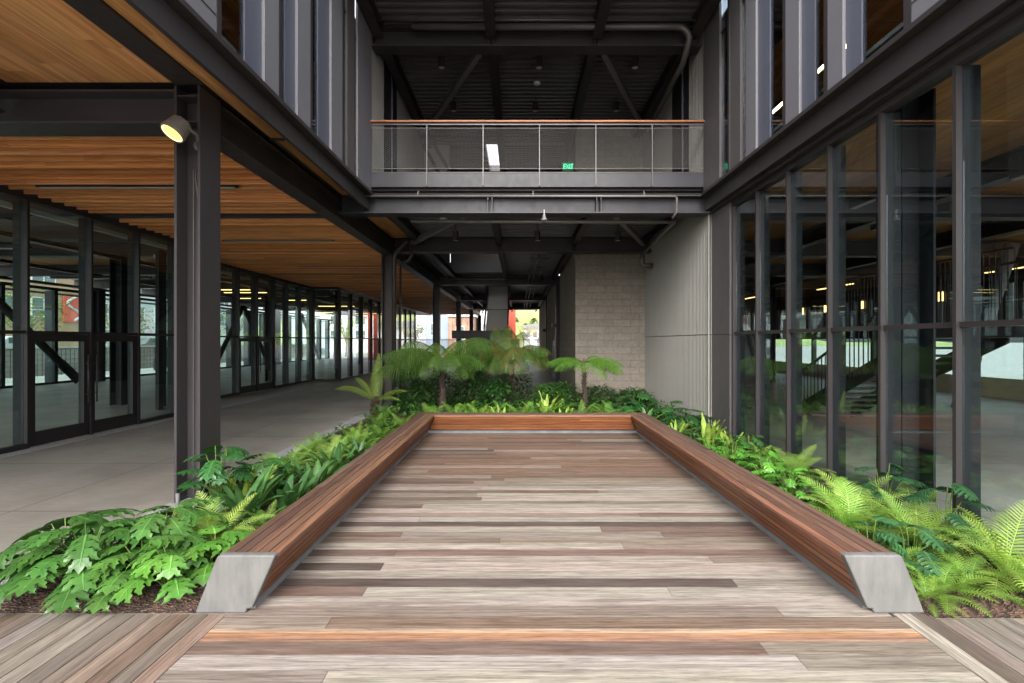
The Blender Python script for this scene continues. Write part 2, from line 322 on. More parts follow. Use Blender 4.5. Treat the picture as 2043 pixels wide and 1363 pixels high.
def bumpy(x0, x1, y0, y1, amp, z, nx, ny):
    mb = MB(); vs = []; fs = []
    for j in range(ny + 1):
        for i in range(nx + 1):
            e = min(i, nx - i, j, ny - j); k = min(1, e / 2)
            vs.append((x0 + (x1 - x0) * i / nx, y0 + (y1 - y0) * j / ny, z + k * (0.03 + amp * rnd.random())))
    for j in range(ny):
        for i in range(nx):
            a = j * (nx + 1) + i; fs.append((a, a + 1, a + nx + 2, a + nx + 1))
    mb.add(vs, fs); return mb
b = bumpy(-4.30, -2.56, 3.615, 10.95, 0.05, -0.008, 36, 130)
b2 = bumpy(3.20, 4.66, 3.55, 10.95, 0.05, -0.008, 36, 130)
b3 = bumpy(-4.28, 4.55, 10.96, 16.35, 0.06, -0.006, 110, 70)
for q in (b2, b3): b.add(q.v, q.f)
struct(b.build('planting_bed', 'soil', smooth=False))

# ------------------------------------------------------------------ timber deck, every board its own box in one sheet
PITCH = 0.1445
PALE = (0.268, 0.244, 0.217); WARM = (0.190, 0.154, 0.127); RED = (0.130, 0.090, 0.072); DARK = (0.068, 0.050, 0.044); GREY = (0.190, 0.170, 0.151); ORG = (0.24, 0.115, 0.05)
def board_rows():
    rows = {-6: [(None, PALE)], -5: [(-1.24, GREY), (None, PALE)], -4: [(1.9, PALE), (None, GREY)], -3: [(1.72, RED), (None, WARM)], -2: [(None, ORG)], -1: [(-1.45, WARM), (None, RED)],
            0: [(2.08, WARM), (None, PALE)], 1: [(None, PALE)], 2: [(-1.32, RED), (1.3, PALE), (None, PALE)], 3: [(1.93, DARK), (None, GREY)],
            4: [(None, PALE)], 5: [(-1.30, DARK), (None, PALE)], 6: [(1.9, PALE), (None, WARM)], 7: [(-1.25, RED), (None, RED)],
            8: [(1.1, PALE), (None, WARM)], 9: [(-0.2, WARM), (None, WARM)], 10: [(-1.3, RED), (1.6, GREY), (None, RED)], 11: [(0.95, PALE), (None, RED)], 12: [(None, DARK)],
            13: [(-1.2, PALE), (None, PALE)], 14: [(1.5, WARM), (None, RED)], 15: [(None, PALE)], 16: [(-1.25, RED), (None, PALE)], 17: [(None, GREY)]}
    return rows
mb = MB(); rows = board_rows(); x_l, x_r = -2.295, 2.955
gap = 0.0075
k = -9
while 3.56 + PITCH * (k + 1) < 10.72:
    y0 = 3.56 + PITCH * k; y1 = y0 + PITCH - gap
    if y0 > 3.5: xa, xb = -2.30, 2.93
    else: xa, xb = x_l, x_r
    if k in rows: segs = rows[k]
    else:
        segs = []; x = xa + rnd.uniform(0.6, 3.8); t = (y0 - 3.5) / 7.2
        while x < xb - 0.5:
            segs.append((x, None)); x += rnd.uniform(2.8, 5.5)
        segs.append((None, None))
    x = xa
    for (xe, c) in segs:
        e = xb if xe is None else xe
        if c is None:
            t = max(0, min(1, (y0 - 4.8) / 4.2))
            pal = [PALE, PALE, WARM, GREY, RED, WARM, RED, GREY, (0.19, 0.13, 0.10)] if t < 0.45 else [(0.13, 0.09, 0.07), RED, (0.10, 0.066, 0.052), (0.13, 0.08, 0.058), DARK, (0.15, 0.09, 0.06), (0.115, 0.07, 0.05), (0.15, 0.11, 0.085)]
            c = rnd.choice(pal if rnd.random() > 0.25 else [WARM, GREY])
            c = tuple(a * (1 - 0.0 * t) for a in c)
        sd = rs(); z = rnd.uniform(-0.0012, 0.0)
        if c == ORG and k == -2:   # a board bleached along one edge, still orange along its middle
            ya = y0 + 0.055; yb = y0 + 0.088
            mb.box(x, e - 0.002, y0, ya, -0.03, z, (0.27, 0.15, 0.10), sd); mb.box(x, e - 0.002, ya, yb, -0.03, z, (0.31, 0.155, 0.068), sd)
            mb.box(x, e - 0.002, yb, y1, -0.03, z, (0.36, 0.27, 0.20), sd)
        else:
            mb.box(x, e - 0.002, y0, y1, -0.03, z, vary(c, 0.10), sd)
        x = e + 0.002
    k += 1
o = mb.build('deck', 'wood_deck_x'); struct(o)
mb = MB(); x = -2.30
i = 0
while x > -7.5:
    c = rnd.choice([(0.12, 0.095, 0.08), WARM, GREY, (0.14, 0.115, 0.10), (0.20, 0.175, 0.15), RED])
    yb = 3.59
    if i == 0: mb.box(x - PITCH + gap, x - 0.002, -1, yb, -0.03, -0.001, (0.20, 0.14, 0.115), rs())
    else:
        ys = rnd.uniform(0.5, 2.4); mb.box(x - PITCH + gap, x, -1, ys, -0.03, -0.001, vary(c), rs()); mb.box(x - PITCH + gap, x, ys + 0.003, yb, -0.03, -0.0005, vary(c), rs())
    x -= PITCH; i += 1
x = 2.962; i = 0
while x < 7.5:
    c = PALE if i == 0 else (0.105, 0.08, 0.068) if i == 1 else rnd.choice([GREY, WARM, (0.20, 0.175, 0.15), GREY, (0.16, 0.13, 0.11)])
    mb.box(x, x + PITCH - gap, -1, 3.598 if x < 3.15 else 3.53, -0.03, -0.001, vary(c), rs()); x += PITCH; i += 1
struct(mb.build('side_deck', 'wood_deck_y'))
# dark sheet laid under the boards so the gaps read as shade
struct(MB().box(-7.5, 7.5, -1, 10.72, -0.058, -0.051).build('deck_underlay', 'mulld'))
# thin rim boards of the deck at the planters
# ------------------------------------------------------------------ U-shaped bench
H = 0.45
bench = thing('wooden_bench', 'long U-shaped red-brown wooden bench with pale concrete ends around the deck', 'bench', (0.32, 7.0, 0))
XL, XR_ = -1.927, 2.585; TW = 0.448   # inner top edges of the side benches, seat width
BT = [(0.215, 0.112, 0.07), (0.135, 0.078, 0.055), (0.155, 0.09, 0.063), (0.105, 0.064, 0.05), (0.12, 0.074, 0.056)]
FT = [(0.235, 0.098, 0.052), (0.20, 0.085, 0.045), (0.245, 0.102, 0.053), (0.185, 0.078, 0.043), (0.215, 0.09, 0.048)]
def side_bench(sx, xin, lab):
    # sx=-1 for the left bench: outwards is -x
    top = MB(); n = 5; wv = TW / n
    for i in range(n):
        a = i * wv + 0.003; b = (i + 1) * wv - 0.004
        ysplits = [3.66] + sorted(rnd.uniform(4.6, 9.6) for _ in range(2)) + [None]
        for q in range(3):
            ya = ysplits[q] + (0.002 if q else 0)
            ybA = (10.45 + a) if ysplits[q + 1] is None else ysplits[q + 1]; ybB = (10.45 + b) if ysplits[q + 1] is None else ysplits[q + 1]
            xa = xin + sx * a; xb = xin + sx * b; zt = H - 0.0005 * (q % 2)
            p = [(xa, ya, zt - 0.03), (xb, ya, zt - 0.03), (xb, ybB, zt - 0.03), (xa, ybA, zt - 0.03)]
            if sx < 0: p = [p[1], p[0], p[3], p[2]]
            p = p + [(x, y, zt) for (x, y, _) in p]
            top.hexa(p, vary(BT[i], 0.15), rs())
    top.build('seat', 'bench_y', bench, bevel=0.004)
    fr = MB(); m = 5; zb = 0.075; lean = 0.20
    for i in range(m):
        z1 = H - 0.034 - (H - 0.034 - zb) * i / m; z0 = H - 0.034 - (H - 0.034 - zb) * (i + 1) / m + 0.006
        x1 = xin + sx * (lean * (H - z1) / H + 0.001); x0 = xin + sx * (lean * (H - z0) / H + 0.001)
        t = sx * 0.03
        ys = rnd.uniform(5, 9.5)
        for (ya, yb) in ((3.66, ys), (ys + 0.002, None)):
            e1 = 10.45 + abs(x1 - xin) if yb is None else yb; e0 = 10.45 + abs(x0 - xin) if yb is None else yb
            f1, f0 = e1 + (0.03 if yb is None else 0), e0 + (0.03 if yb is None else 0)
            p = [(x0, ya, z0), (x0 + t, ya, z0), (x0 + t, f0, z0), (x0, e0, z0), (x1, ya, z1), (x1 + t, ya, z1), (x1 + t, f1, z1), (x1, e1, z1)]
            if sx < 0: p = [p[1], p[0], p[3], p[2], p[5], p[4], p[7], p[6]]
            fr.hexa(p, vary(FT[i], 0.14), rs())
    fr.build('front_panel', 'bench_y', bench, bevel=0.002)
    co_ = MB(); i_ = 0.022; dz_ = lean / H
    qa = [(xin + sx * (lean * (H - 0.07) / H + i_), 0.07), (xin + sx * (TW + 0.08), 0.07), (xin + sx * (TW - 0.02), H - 0.022), (xin + sx * (lean * 0.022 / H + i_), H - 0.022)]
    if sx < 0: qa = [qa[1], qa[0], qa[3], qa[2]]
    co_.hexa([(qa[0][0], 3.69, qa[0][1]), (qa[1][0], 3.69, qa[1][1]), (qa[1][0], 10.5, qa[1][1]), (qa[0][0], 10.5, qa[0][1]), (qa[3][0], 3.69, qa[3][1]), (qa[2][0], 3.69, qa[2][1]), (qa[2][0], 10.5, qa[2][1]), (qa[3][0], 10.5, qa[3][1])])
    co_.build('frame', 'mulld', bench)  # dark core added inside so the gaps between boards read as shade
    pl = MB(); xa = xin + sx * (lean - 0.012); xb = xin + sx * (TW + 0.10)
    pl.box(min(xa, xb), max(xa, xb), 3.665, 10.66, 0.0, 0.062); pl.build('plinth', 'galv', bench)
    bk = MB()   # sloped back boards towards the planter
    p = [(xin + sx * (TW - 0.02), 3.67, H - 0.04), (xin + sx * (TW - 0.02), 10.88, H - 0.04), (xin + sx * (TW + 0.16), 10.88, 0.02), (xin + sx * (TW + 0.16), 3.67, 0.02)]
    q = [(x - sx * 0.03, y, z) for (x, y, z) in p]
    bk.hexa([p[3], p[2], q[2], q[3], p[0], p[1], q[1], q[0]] if sx > 0 else [q[3], q[2], p[2], p[3], q[0], q[1], p[1], p[0]], FT[3], rs())
    bk.build('back_panel', 'bench_y', bench)
    # concrete end cap : rounded parallelogram with a small notch at the foot
    def cap(y0, y1, name):
        g = 0.006; xi_t = xin - sx * g; xo_t = xin + sx * (TW + g); xi_b = xin + sx * (lean - 0.002); xo_b = xin + sx * (TW + 0.185)
        top_z = H + 0.008; out = []
        def lerp(a, b, t): return (a[0] + (b[0] - a[0]) * t, a[1] + (b[1] - a[1]) * t)
        A = (xi_b, 0.0); B = (xo_b, 0.0); C = (xo_t, top_z); D = (xi_t, top_z)
        notch = [(xi_b + sx * 0.032, 0.0), (xi_b + sx * 0.026, 0.034), lerp(A, D, 0.075)]
        poly = [B]
        r = 0.045
        for (P, Q, S) in ((B, C, D), (C, D, A)):   # round the two upper corners
            def unit(a, b):
                dx, dy = b[0] - a[0], b[1] - a[1]; l = math.hypot(dx, dy); return (dx / l, dy / l)
            u = unit(Q, P); v2 = unit(Q, S); rr = 0.03
            for kk in range(6):
                t = kk / 5; a0 = (Q[0] + u[0] * rr * (1 - t) ** 2 + v2[0] * rr * t ** 2, Q[1] + u[1] * rr * (1 - t) ** 2 + v2[1] * rr * t ** 2); poly.append(a0)
        poly += [notch[2], notch[1], notch[0]]
        mb = MB(); n = len(poly); vs = [(x, y0, z) for (x, z) in poly] + [(x, y1, z) for (x, z) in poly]
        f1 = tuple(range(n)); f2 = tuple(range(2 * n - 1, n - 1, -1)); side = [(i, n + i, n + (i + 1) % n, (i + 1) % n) for i in range(n)]
        if sx > 0: f1 = f1[::-1]; f2 = f2[::-1]; side = [s_[::-1] for s_ in side]
        mb.add(vs, [f1, f2] + side)
        ob = mb.build(name, 'conc', bench, bevel=0.012); 
        for pz in ob.data.polygons: pz.use_smooth = False
    cap(3.60, 3.668, 'end_cap')
side_bench(-1, XL, 'left'); side_bench(1, XR_, 'right')
top = MB(); n = 5; wv = TW / n
for i in range(n):
    a = i * wv + 0.003; b = (i + 1) * wv - 0.004
    xs = [None] + sorted([rnd.uniform(-1.2, 0.4), rnd.uniform(0.6, 2.0)]) + [None]
    for q in range(3):
        La, Lb = (XL - a, XL - b) if xs[q] is None else (xs[q], xs[q]); Ra, Rb = (XR_ + a, XR_ + b) if xs[q + 1] is None else (xs[q + 1] - 0.002,) * 2
        p = [(La, 10.45 + a, H - 0.03), (Ra, 10.45 + a, H - 0.03), (Rb, 10.45 + b, H - 0.03), (Lb, 10.45 + b, H - 0.03)]; p += [(x, y, H) for (x, y, _) in p]
        top.hexa(p, vary(BT[i], 0.12), rs())
top.build('seat', 'bench_x', bench, bevel=0.004)
fr = MB(); m = 5; zb = 0.09
for i in range(m):
    z1 = H - 0.034 - (H - 0.034 - zb) * i / m; z0 = H - 0.034 - (H - 0.034 - zb) * (i + 1) / m + 0.006
    y1 = 10.451 + 0.20 * (H - z1) / H; y0 = 10.451 + 0.20 * (H - z0) / H
    xs = [XL - 0.0 - (y1 - 10.45), rnd.uniform(-1, 2.2), XR_ + (y1 - 10.45)]
    for q in range(2):
        a, b = xs[q] + (0.002 if q else 0.002), xs[q + 1] - 0.002
        fr.hexa([(a, y0, z0), (b, y0, z0), (b, y0 + .03, z0), (a, y0 + .03, z0), (a, y1, z1), (b, y1, z1), (b, y1 + .03, z1), (a, y1 + .03, z1)], vary((0.24, 0.092, 0.040), 0.22), rs())
fr.build('front_panel', 'bench_x', bench, bevel=0.002)
MB().box(-2.12, 2.78, 10.68, 10.93, 0, 0.07).build('plinth', 'galv', bench)
MB().hexa([(-2.1, 10.66, 0.09), (2.76, 10.66, 0.09), (2.76, 10.86, 0.09), (-2.1, 10.86, 0.09), (-1.95, 10.485, 0.428), (2.6, 10.485, 0.428), (2.6, 10.86, 0.428), (-1.95, 10.86, 0.428)]).build('frame', 'mulld', bench)  # same added dark core, shading the board gaps of the far bench
MB().box(-2.36, 3.02, 10.87, 10.9, 0.02, 0.41, FT[3]).build('back_panel', 'bench_x', bench)

# ------------------------------------------------------------------ steel
def ibeam(mb, axis, c, a, b, z0, z1, wd, ft=0.03, wt=0.022):
    """I-section along X or Y; c = centre on the other axis"""
    def bx(c0, c1, za, zb):
        if axis == 'X': mb.box(a, b, c0, c1, za, zb)
        else: mb.box(c0, c1, a, b, za, zb)
    bx(c - wd / 2, c + wd / 2, z0, z0 + ft); bx(c - wd / 2, c + wd / 2, z1 - ft, z1); bx(c - wt / 2, c + wt / 2, z0 + ft, z1 - ft)
def hcolumn(name, x0, x1, y0, y1, z1, label, group, m='steelg'):
    t = thing(name, label, 'column', ((x0 + x1) / 2, (y0 + y1) / 2, 0), group)
    for xa, xb in ((x0, x0 + 0.035), (x1 - 0.035, x1)):
        MB().box(xa, xb, y0, y1, 0, z1).build('flange', m, t, bevel=0.004)
    MB().box(x0 + 0.035, x1 - 0.035, (y0 + y1) / 2 - 0.012, (y0 + y1) / 2 + 0.012, 0, z1).build('web', m, t)
    return t
GC = 'steel columns of the walkway'
c1 = hcolumn('steel_column', -4.585, -4.238, 6.06, 6.48, 5.56, 'big near grey steel column with a lit spotlight, rising from the gravel strip', GC)
for z in (5.08, 5.42):
    MB().box(-4.55, -4.273, 6.07, 6.255, z, z + 0.016).build('stiffener', 'steelg', c1)
mbc = MB(); mbc.tube([(-4.40, 6.22, 4.55), (-4.40, 6.21, 4.35), (-4.33, 6.2, 3.9), (-4.325, 6.2, 0.45), (-4.325, 6.2, 0.02)], 0.012, 8); mbc.build('cable', 'pipe', c1, smooth=True)
mbc = MB(); mbc.tube([(-4.45, 6.235, 4.5), (-4.45, 6.235, 0.05)], 0.005, 6); mbc.build('cable', 'pipe', c1)
for z in (4.0, 2.55, 1.3, 0.75): MB().box(-4.36, -4.29, 6.185, 6.225, z, z + 0.02).build('clip', 'steel', c1)
names = {15.25: 'second dark steel column on the left, with drain pipes, behind the small yellow tree fern', 24.4: 'third dark steel column of the left row, seen right of the piped column',
         33.5: 'fourth dark steel column of the left row, beside the far stair', 42.7: 'fifth dark steel column of the left row, near the far stair', 51.8: 'farthest dark steel column of the left row'}
for y, lb in names.items():
    hcolumn('steel_column', -4.585, -4.238, y, y + 0.42, 5.1, lb, GC, 'steel')
# long beam over the column row
t = thing('steel_beam', 'long dark steel beam running back over the left row of columns', 'beam', (-4.41, 6.5, 5.07))
mb = MB(); ibeam(mb, 'Y', -4.41, 6.49, 52.5, 5.07, 5.53, 0.346); mb.build('beam_section', 'steel', t)
t = thing('steel_beam', 'dark steel plate flush with the timber soffit in front of the near column', 'beam', (-4.4, 3, 5.56))
MB().box(-4.56, -4.20, -1.0, 6.055, 5.565, 5.6).build('beam_section', 'steel', t)
t = thing('steel_beam', 'dark steel cross beam at top left, joining the near column above the wooden slats', 'beam', (-8, 6.3, 5.07))
mb = MB(); ibeam(mb, 'X', 6.28, -14, -4.59, 5.07, 5.52, 0.40); mb.build('beam_section', 'steelg', t)
MB().lathe((-7.65, 6.262, 5.38), [(0.0, 0.0), (0.07, 0.0), (0.075, 0.02), (0.04, 0.03), (0.03, 0.06), (0, 0.06)], 16, (0, -1, 0)).build('fitting', 'steel', t)
BL = {10.75: ('grey steel cross beam under the balcony with a pipe along its top', -4.24, 4.55), 15.4: ('second dark steel cross beam over the tree ferns, in front of the floor opening', -4.24, 4.55),
      24.4: ('third dark cross beam, at the head of the far stair', -4.24, 2.06), 33.6: ('fourth dark cross beam, behind the far stair', -4.24, 2.06), 42.8: ('farthest dark cross beam above the red wall', -4.24, 2.06)}
for y, (lb, xa, xb) in BL.items():
    t = thing('steel_beam', lb, 'beam', (0, y, 5.2), 'steel cross beams of the lower level'); mb = MB()
    hh = 5.62 if y < 12 else 5.72
    ibeam(mb, 'X', y + 0.2, xa, xb, 5.19, hh, 0.38)
    mb.build('beam_section', 'fascia' if y < 12 else 'steel', t)
    if y < 20:
        for x in (-0.72, -0.62, 1.86, 1.96):
            MB().box(x - 0.012, x + 0.012, y + 0.02, y + 0.185, 5.222, hh - 0.032).build('stiffener', 'fascia' if y < 12 else 'steel', t)
t = thing('steel_beam', 'top dark steel cross beam above the balcony, with a fat pipe along it', 'beam', (0.4, 11.2, 9.4)); mb = MB()
ibeam(mb, 'X', 11.27, -3.58, 4.48, 9.36, 9.84, 0.36); mb.build('beam_section', 'steelg', t)
for x in (-0.72, -0.62, 1.86, 1.96): MB().box(x - 0.012, x + 0.012, 11.10, 11.255, 9.392, 9.808).build('stiffener', 'steelg', t)
# roof purlins and bracing
for (x, lb) in ((-3.38, 'roof purlin along the left wall above the balcony'), (-0.66, 'left middle roof purlin above the balcony'), (1.91, 'right middle roof purlin above the balcony'), (4.25, 'roof purlin along the right wall above the balcony')):
    t = thing('roof_purlin', 'dark ' + lb, 'beam', (x, 12, 9.5), 'roof purlins'); mb = MB(); ibeam(mb, 'Y', x, 7.6, 11.06, 9.5, 9.86, 0.24); mb.build('front_section', 'steel', t)
    mb = MB(); ibeam(mb, 'Y', x, 11.47, 24.0, 9.5, 9.86, 0.24); mb.build('rear_section', 'steel', t)
BR = [((-0.97, 11.46, 9.44), (-3.0, 15.4, 9.44), 'left diagonal brace under the roof above the balcony'), ((2.15, 11.46, 9.44), (4.2, 15.4, 9.44), 'right diagonal brace under the roof above the balcony'),
      ((-1.1, 11.3, 5.42), (-3.6, 15.25, 5.42), 'left diagonal brace under the lower ceiling over the tree ferns'), ((2.3, 11.3, 5.42), (4.2, 15.25, 5.42), 'right diagonal brace under the lower ceiling over the tree ferns')]
for a, b, lb in BR:
    t = thing('diagonal_brace', 'dark ' + lb, 'brace', a, 'ceiling braces'); MB().bar(a, b, 0.14, 0.14).build('strut', 'brace', t)
    MB().box(b[0] - .14, b[0] + .14, b[1] - .2, b[1], b[2] + .071, b[2] + .085).build('gusset', 'steelg', t)
for (x, lb) in ((-3.3, 'left lower ceiling joist beside the timber strip'), (-0.65, 'left middle lower ceiling joist'), (1.9, 'right middle lower ceiling joist'), (4.3, 'right lower ceiling joist along the ribbed wall')):
    t = thing('ceiling_joist', 'dark ' + lb, 'beam', (x, 12, 5.4), 'lower ceiling joists'); mb = MB()
    ibeam(mb, 'Y', x, 11.2, 15.38, 5.42, 5.68, 0.2); 
    if x < 2: ibeam(mb, 'Y', x, 15.82, 50, 5.42, 5.68, 0.2)
    mb.build('joist_section', 'steel', t)

# ------------------------------------------------------------------ corrugated decks
def corrug(mb, x0, x1, y0, y1, z, h=0.075, p=0.22, th=0.02):
    ys = []; y = y0
    while y < y1 - 1e-6:
        ys += [(y, z), (y + p * 0.45, z), (y + p * 0.55, z + h), (y + p * 0.9, z + h)]; y += p
    ys.append((min(y, y1), z)); n = len(ys)
    vs = [(x0, a, b) for a, b in ys] + [(x1, a, b) for a, b in ys]
    mb.add(vs, [(i, i + 1, n + i + 1, n + i) for i in range(n - 1)])
    return mb
t = thing('roof', 'black corrugated metal roof deck above the balcony', 'roof', (0.4, 12, 9.9)); mb = MB()
# roof with a narrow skylight slot
corrug(mb, -3.62, 4.5, 7.6, 17.9, 9.9); corrug(mb, -3.62, -1.3, 17.92, 20.9, 9.9); corrug(mb, -0.78, 4.5, 17.92, 20.9, 9.9); corrug(mb, -3.62, 4.5, 20.92, 50, 9.9)
mb.build('corrugated_sheet', 'deckm', t)
mb = MB()
for (a, b, c, d2) in ((-3.62, 4.5, 7.6, 17.9), (-3.62, -1.3, 17.9, 20.9), (-0.78, 4.5, 17.9, 20.9), (-3.62, 4.5, 20.9, 50)): mb.box(a, b, c, d2, 9.97, 10.25)
mb.build('roof_slab', 'steel', t)
t = thing('upper_floor', 'black corrugated underside of the upper floor over the fern bed', 'ceiling', (0.4, 14, 5.7)); mb = MB()
RECTS = ((-3.85, 4.56, 10.98, 15.7), (-0.7, 4.56, 15.72, 22.9), (-3.85, 2.06, 22.92, 51.5), (-3.85, -3.45, 15.72, 22.9))
for r_ in RECTS: corrug(mb, *r_, 5.70, 0.075, 0.20)
mb.build('corrugated_sheet', 'deckm', t); mb = MB()
for r_ in RECTS: mb.box(*r_, 5.79, 6.08)
mb.build('floor_slab', 'steelg', t)
mb = MB(); mb.box(-3.45, -0.7, 22.86, 22.9, 5.62, 6.12); mb.build('edge_plate', 'fascia', t)

# ------------------------------------------------------------------ balcony
t = thing('balcony', 'steel balcony across the court with wire mesh railing and orange-brown wood handrail', 'balcony', (0.45, 10.9, 6.1))
Y0 = 10.86
MB().box(-3.55, 4.50, Y0, Y0 + 0.03, 5.84, 6.17).build('fascia_plate', 'fascia', t)
MB().box(-3.55, 4.50, Y0 + 0.03, 10.98, 5.84, 5.87).build('bottom_flange', 'steelg', t)
MB().box(-3.55, 4.50, Y0 - 0.01, Y0 + 0.04, 6.175, 6.19).build('curb', 'post', t)
mb = MB(); mb.box(-3.60, 4.60, Y0 - 0.07, Y0 + 0.08, 7.36, 7.405, (0.36, 0.14, 0.055), rs()); mb.build('handrail', 'bench_x', t, bevel=0.008)
MB().box(-3.55, 4.55, Y0 - 0.012, Y0 + 0.02, 7.315, 7.357).build('top_rail', 'pipe', t)
px = [-3.52 + i * 1.342 for i in range(7)]
for x in px: MB().box(x - 0.014, x + 0.014, Y0 - 0.03, Y0 - 0.004, 5.86, 7.315).build('post', 'post', t)
def mesh_rect(mb, x0, x1, z0, z1, y, dx, dz, r):
    m = dz / dx; hh = z1 - z0; ww = hh / m
    def seg(a, b):
        d3 = Vector((b[0] - a[0], 0, b[1] - a[1])); nrm = Vector((-d3.z, 0, d3.x)).normalized() * r
        A = Vector((a[0], y, a[1])); B = Vector((b[0], y, b[1])); yo = Vector((0, r, 0))
        mb.add([tuple(A + nrm), tuple(A - nrm - yo), tuple(A - nrm + yo), tuple(B + nrm), tuple(B - nrm - yo), tuple(B - nrm + yo)], [(0, 1, 4, 3), (1, 2, 5, 4), (2, 0, 3, 5)])
    c = x0 - ww
    while c < x1:
        for sgn in (1, -1):
            a = (c, z0) if sgn > 0 else (c, z1); b = (c + ww, z1) if sgn > 0 else (c + ww, z0)
            ta = max(0, (x0 - a[0]) / ww); tb = min(1, (x1 - a[0]) / ww)
            if tb > ta: seg((a[0] + ww * ta, a[1] + (b[1] - a[1]) * ta), (a[0] + ww * tb, a[1] + (b[1] - a[1]) * tb))
        c += dx
for i in range(6):
    mb = MB(); mesh_rect(mb, px[i] + 0.03, px[i + 1] - 0.03, 6.27, 7.23, Y0 - 0.015, 0.092, 0.052, 0.0023)
    mb.box(px[i], px[i + 1], Y0 - 0.02, Y0 - 0.012, 6.262, 6.272); mb.box(px[i], px[i + 1], Y0 - 0.02, Y0 - 0.012, 7.228, 7.238)
    mb.build('mesh_panel', 'wire', t)

# ------------------------------------------------------------------ pipes
def pipe(label, parts, cat='pipe', group=None, m='pipe'):
    t = thing('pipe', label, cat, parts[0][0][0], group)
    for pts, r in parts: MB().tube(pts, r, 12).build('pipe_run', m, t, smooth=True)
    return t
def arc(c, r, a0, a1, pl='XZ', n=6):
    out = []
    for i in range(n + 1):
        a = R(a0 + (a1 - a0) * i / n)
        out.append((c[0] + r * math.cos(a), c[1], c[2] + r * math.sin(a)) if pl == 'XZ' else (c[0], c[1] + r * math.cos(a), c[2] + r * math.sin(a)))
    return out
pipe('fat grey drain pipe along the top beam, bending down at its right end', [([(-2.55, 10.95, 9.72)] + arc((3.82, 10.95, 9.42), 0.30, 90, 0) + [(4.12, 11.4, 9.1), (4.2, 14.8, 9.0)], 0.075)])
pipe('thin grey sprinkler pipe above the fat drain pipe at the roof', [([(-3.5, 10.88, 9.84), (4.4, 10.88, 9.84)], 0.035)] + [([(x, 10.88, 9.84), (x, 10.88, 9.98)], 0.02) for x in (-2.4, 0.5, 3.4)])
pipe('thin grey pipe under the balcony, turning down beside the right wall', [([(-4.1, 10.62, 5.54), (3.66, 10.62, 5.54), (3.70, 10.62, 5.50), (3.70, 10.62, 5.18), (3.62, 10.7, 5.04)], 0.028)] + [([(x, 10.62, 5.54), (x, 10.7, 5.68)], 0.02) for x in (-2.35, 0.35, 2.95)])
pipe('long grey pipe under the lower cross beam, running right to the ribbed wall', [([(-2.65, 11.25, 5.12), (3.85, 11.25, 5.10)], 0.045), ([(3.85, 11.25, 5.10), (4.15, 15.2, 5.06)], 0.045), ([(4.15, 15.2, 5.06), (4.15, 15.3, 4.75), (4.3, 15.3, 4.7), (4.5, 15.3, 4.7)], 0.09)])
pipe('fat dark drain pipe dropping beside the second left column', [([(-3.6, 14.9, 5.45), (-3.75, 14.95, 5.35), (-4.05, 15.05, 5.1), (-4.12, 15.1, 4.9), (-4.12, 15.12, 0.05)], 0.075), ([(-3.55, 15.0, 5.35), (-3.5, 15.0, 5.0), (-3.6, 15.0, 4.82), (-3.85, 15.1, 4.75)], 0.06), ([(-3.96, 15.3, 4.7), (-3.96, 15.3, 0.05)], 0.035)], m='steel')
pipe('thin conduit under the timber soffit along the left fascia', [([(-4.10, 7.6, 5.52), (-4.05, 7.9, 5.5), (-4.05, 10.5, 5.5)], 0.018), ([(-4.15, 7.6, 5.52), (-3.9, 7.6, 5.52)], 0.025)], m='steel')
for (xa, xb, y, z, lb) in ((-3.6, 1.3, 23.7, 5.55, 'upper thin pipe in front of the third cross beam'), (-3.6, 1.3, 23.4, 5.35, 'lower thin pipe in front of the third cross beam')):
    pipe(lb, [([(xa, y, z), (xb, y, z)], 0.04)], group='pipes before the third cross beam')
# cable trays / conduits in the dark corridor
t = thing('cable_rack', 'hanging dark sprinkler pipes and rods under the corridor ceiling', 'pipes', (1, 20, 5.4))
for (x, z) in ((0.55, 5.35), (0.75, 5.3), (1.05, 5.38)): MB().tube([(x, 15.9, z), (x, 44, z)], 0.03, 8).build('pipe_run', 'steel', t)
for y in (17, 19, 21, 26, 29, 36, 40): MB().box(0.45, 1.15, y, y + 0.04, 5.24, 5.27).build('hanger', 'steel', t)

# ------------------------------------------------------------------ ceiling lights and small fittings
def downlight(x, y, z, ztop, label, grp, first=[None]):
    if first[0] is None:
        t = thing('downlight', label, 'ceiling light', (x, y, z), grp)
        MB().lathe((x, y, z), [(0.0, 0.03), (0.075, 0.03), (0.085, 0.0), (0.09, 0.0), (0.085, 0.28), (0.0, 0.28)], 20).build('housing', 'steel', t, smooth=False)
        MB().lathe((x, y, z), [(0.0, 0.012), (0.078, 0.012), (0.078, 0.028), (0, 0.028)], 20).build('lens', 'lampw', t)
        MB().tube([(x, y, z + 0.28), (x, y, z + 0.5)], 0.012, 6).build('stem', 'steel', t)
        first[0] = t
    else:
        t = copy_tree(first[0]); t.location = (x, y, z); t['label'] = label; t['group'] = grp
    return t
G1, G2, G3 = 'roof downlights', 'roof downlights', 'lower ceiling downlights'
for i, (x, nm) in enumerate(((-2.02, 'left'), (0.55, 'middle'), (3.08, 'right'))):
    downlight(x, 12.0, 9.36, 9.9, 'black cylinder downlight under the roof, %s one of the front row of three' % nm, G1)
    downlight(x - 0.01, 14.3, 9.38, 9.9, 'black cylinder downlight under the roof, %s one of the rear row of three' % nm, G1)
    downlight(x * 0.95 + .05, 13.6, 5.16, 5.7, 'black cylinder downlight over the tree ferns, %s one of three' % nm, G3)
def disc(x, y, z, label, grp):
    o = MB().lathe((x, y, z), [(0.0, 0.0), (0.05, 0.0), (0.09, 0.03), (0.10, 0.06), (0.0, 0.06)], 20).build('smoke_detector', 'lampw', None, (x, y, z)); tag(o, label, 'detector', grp)
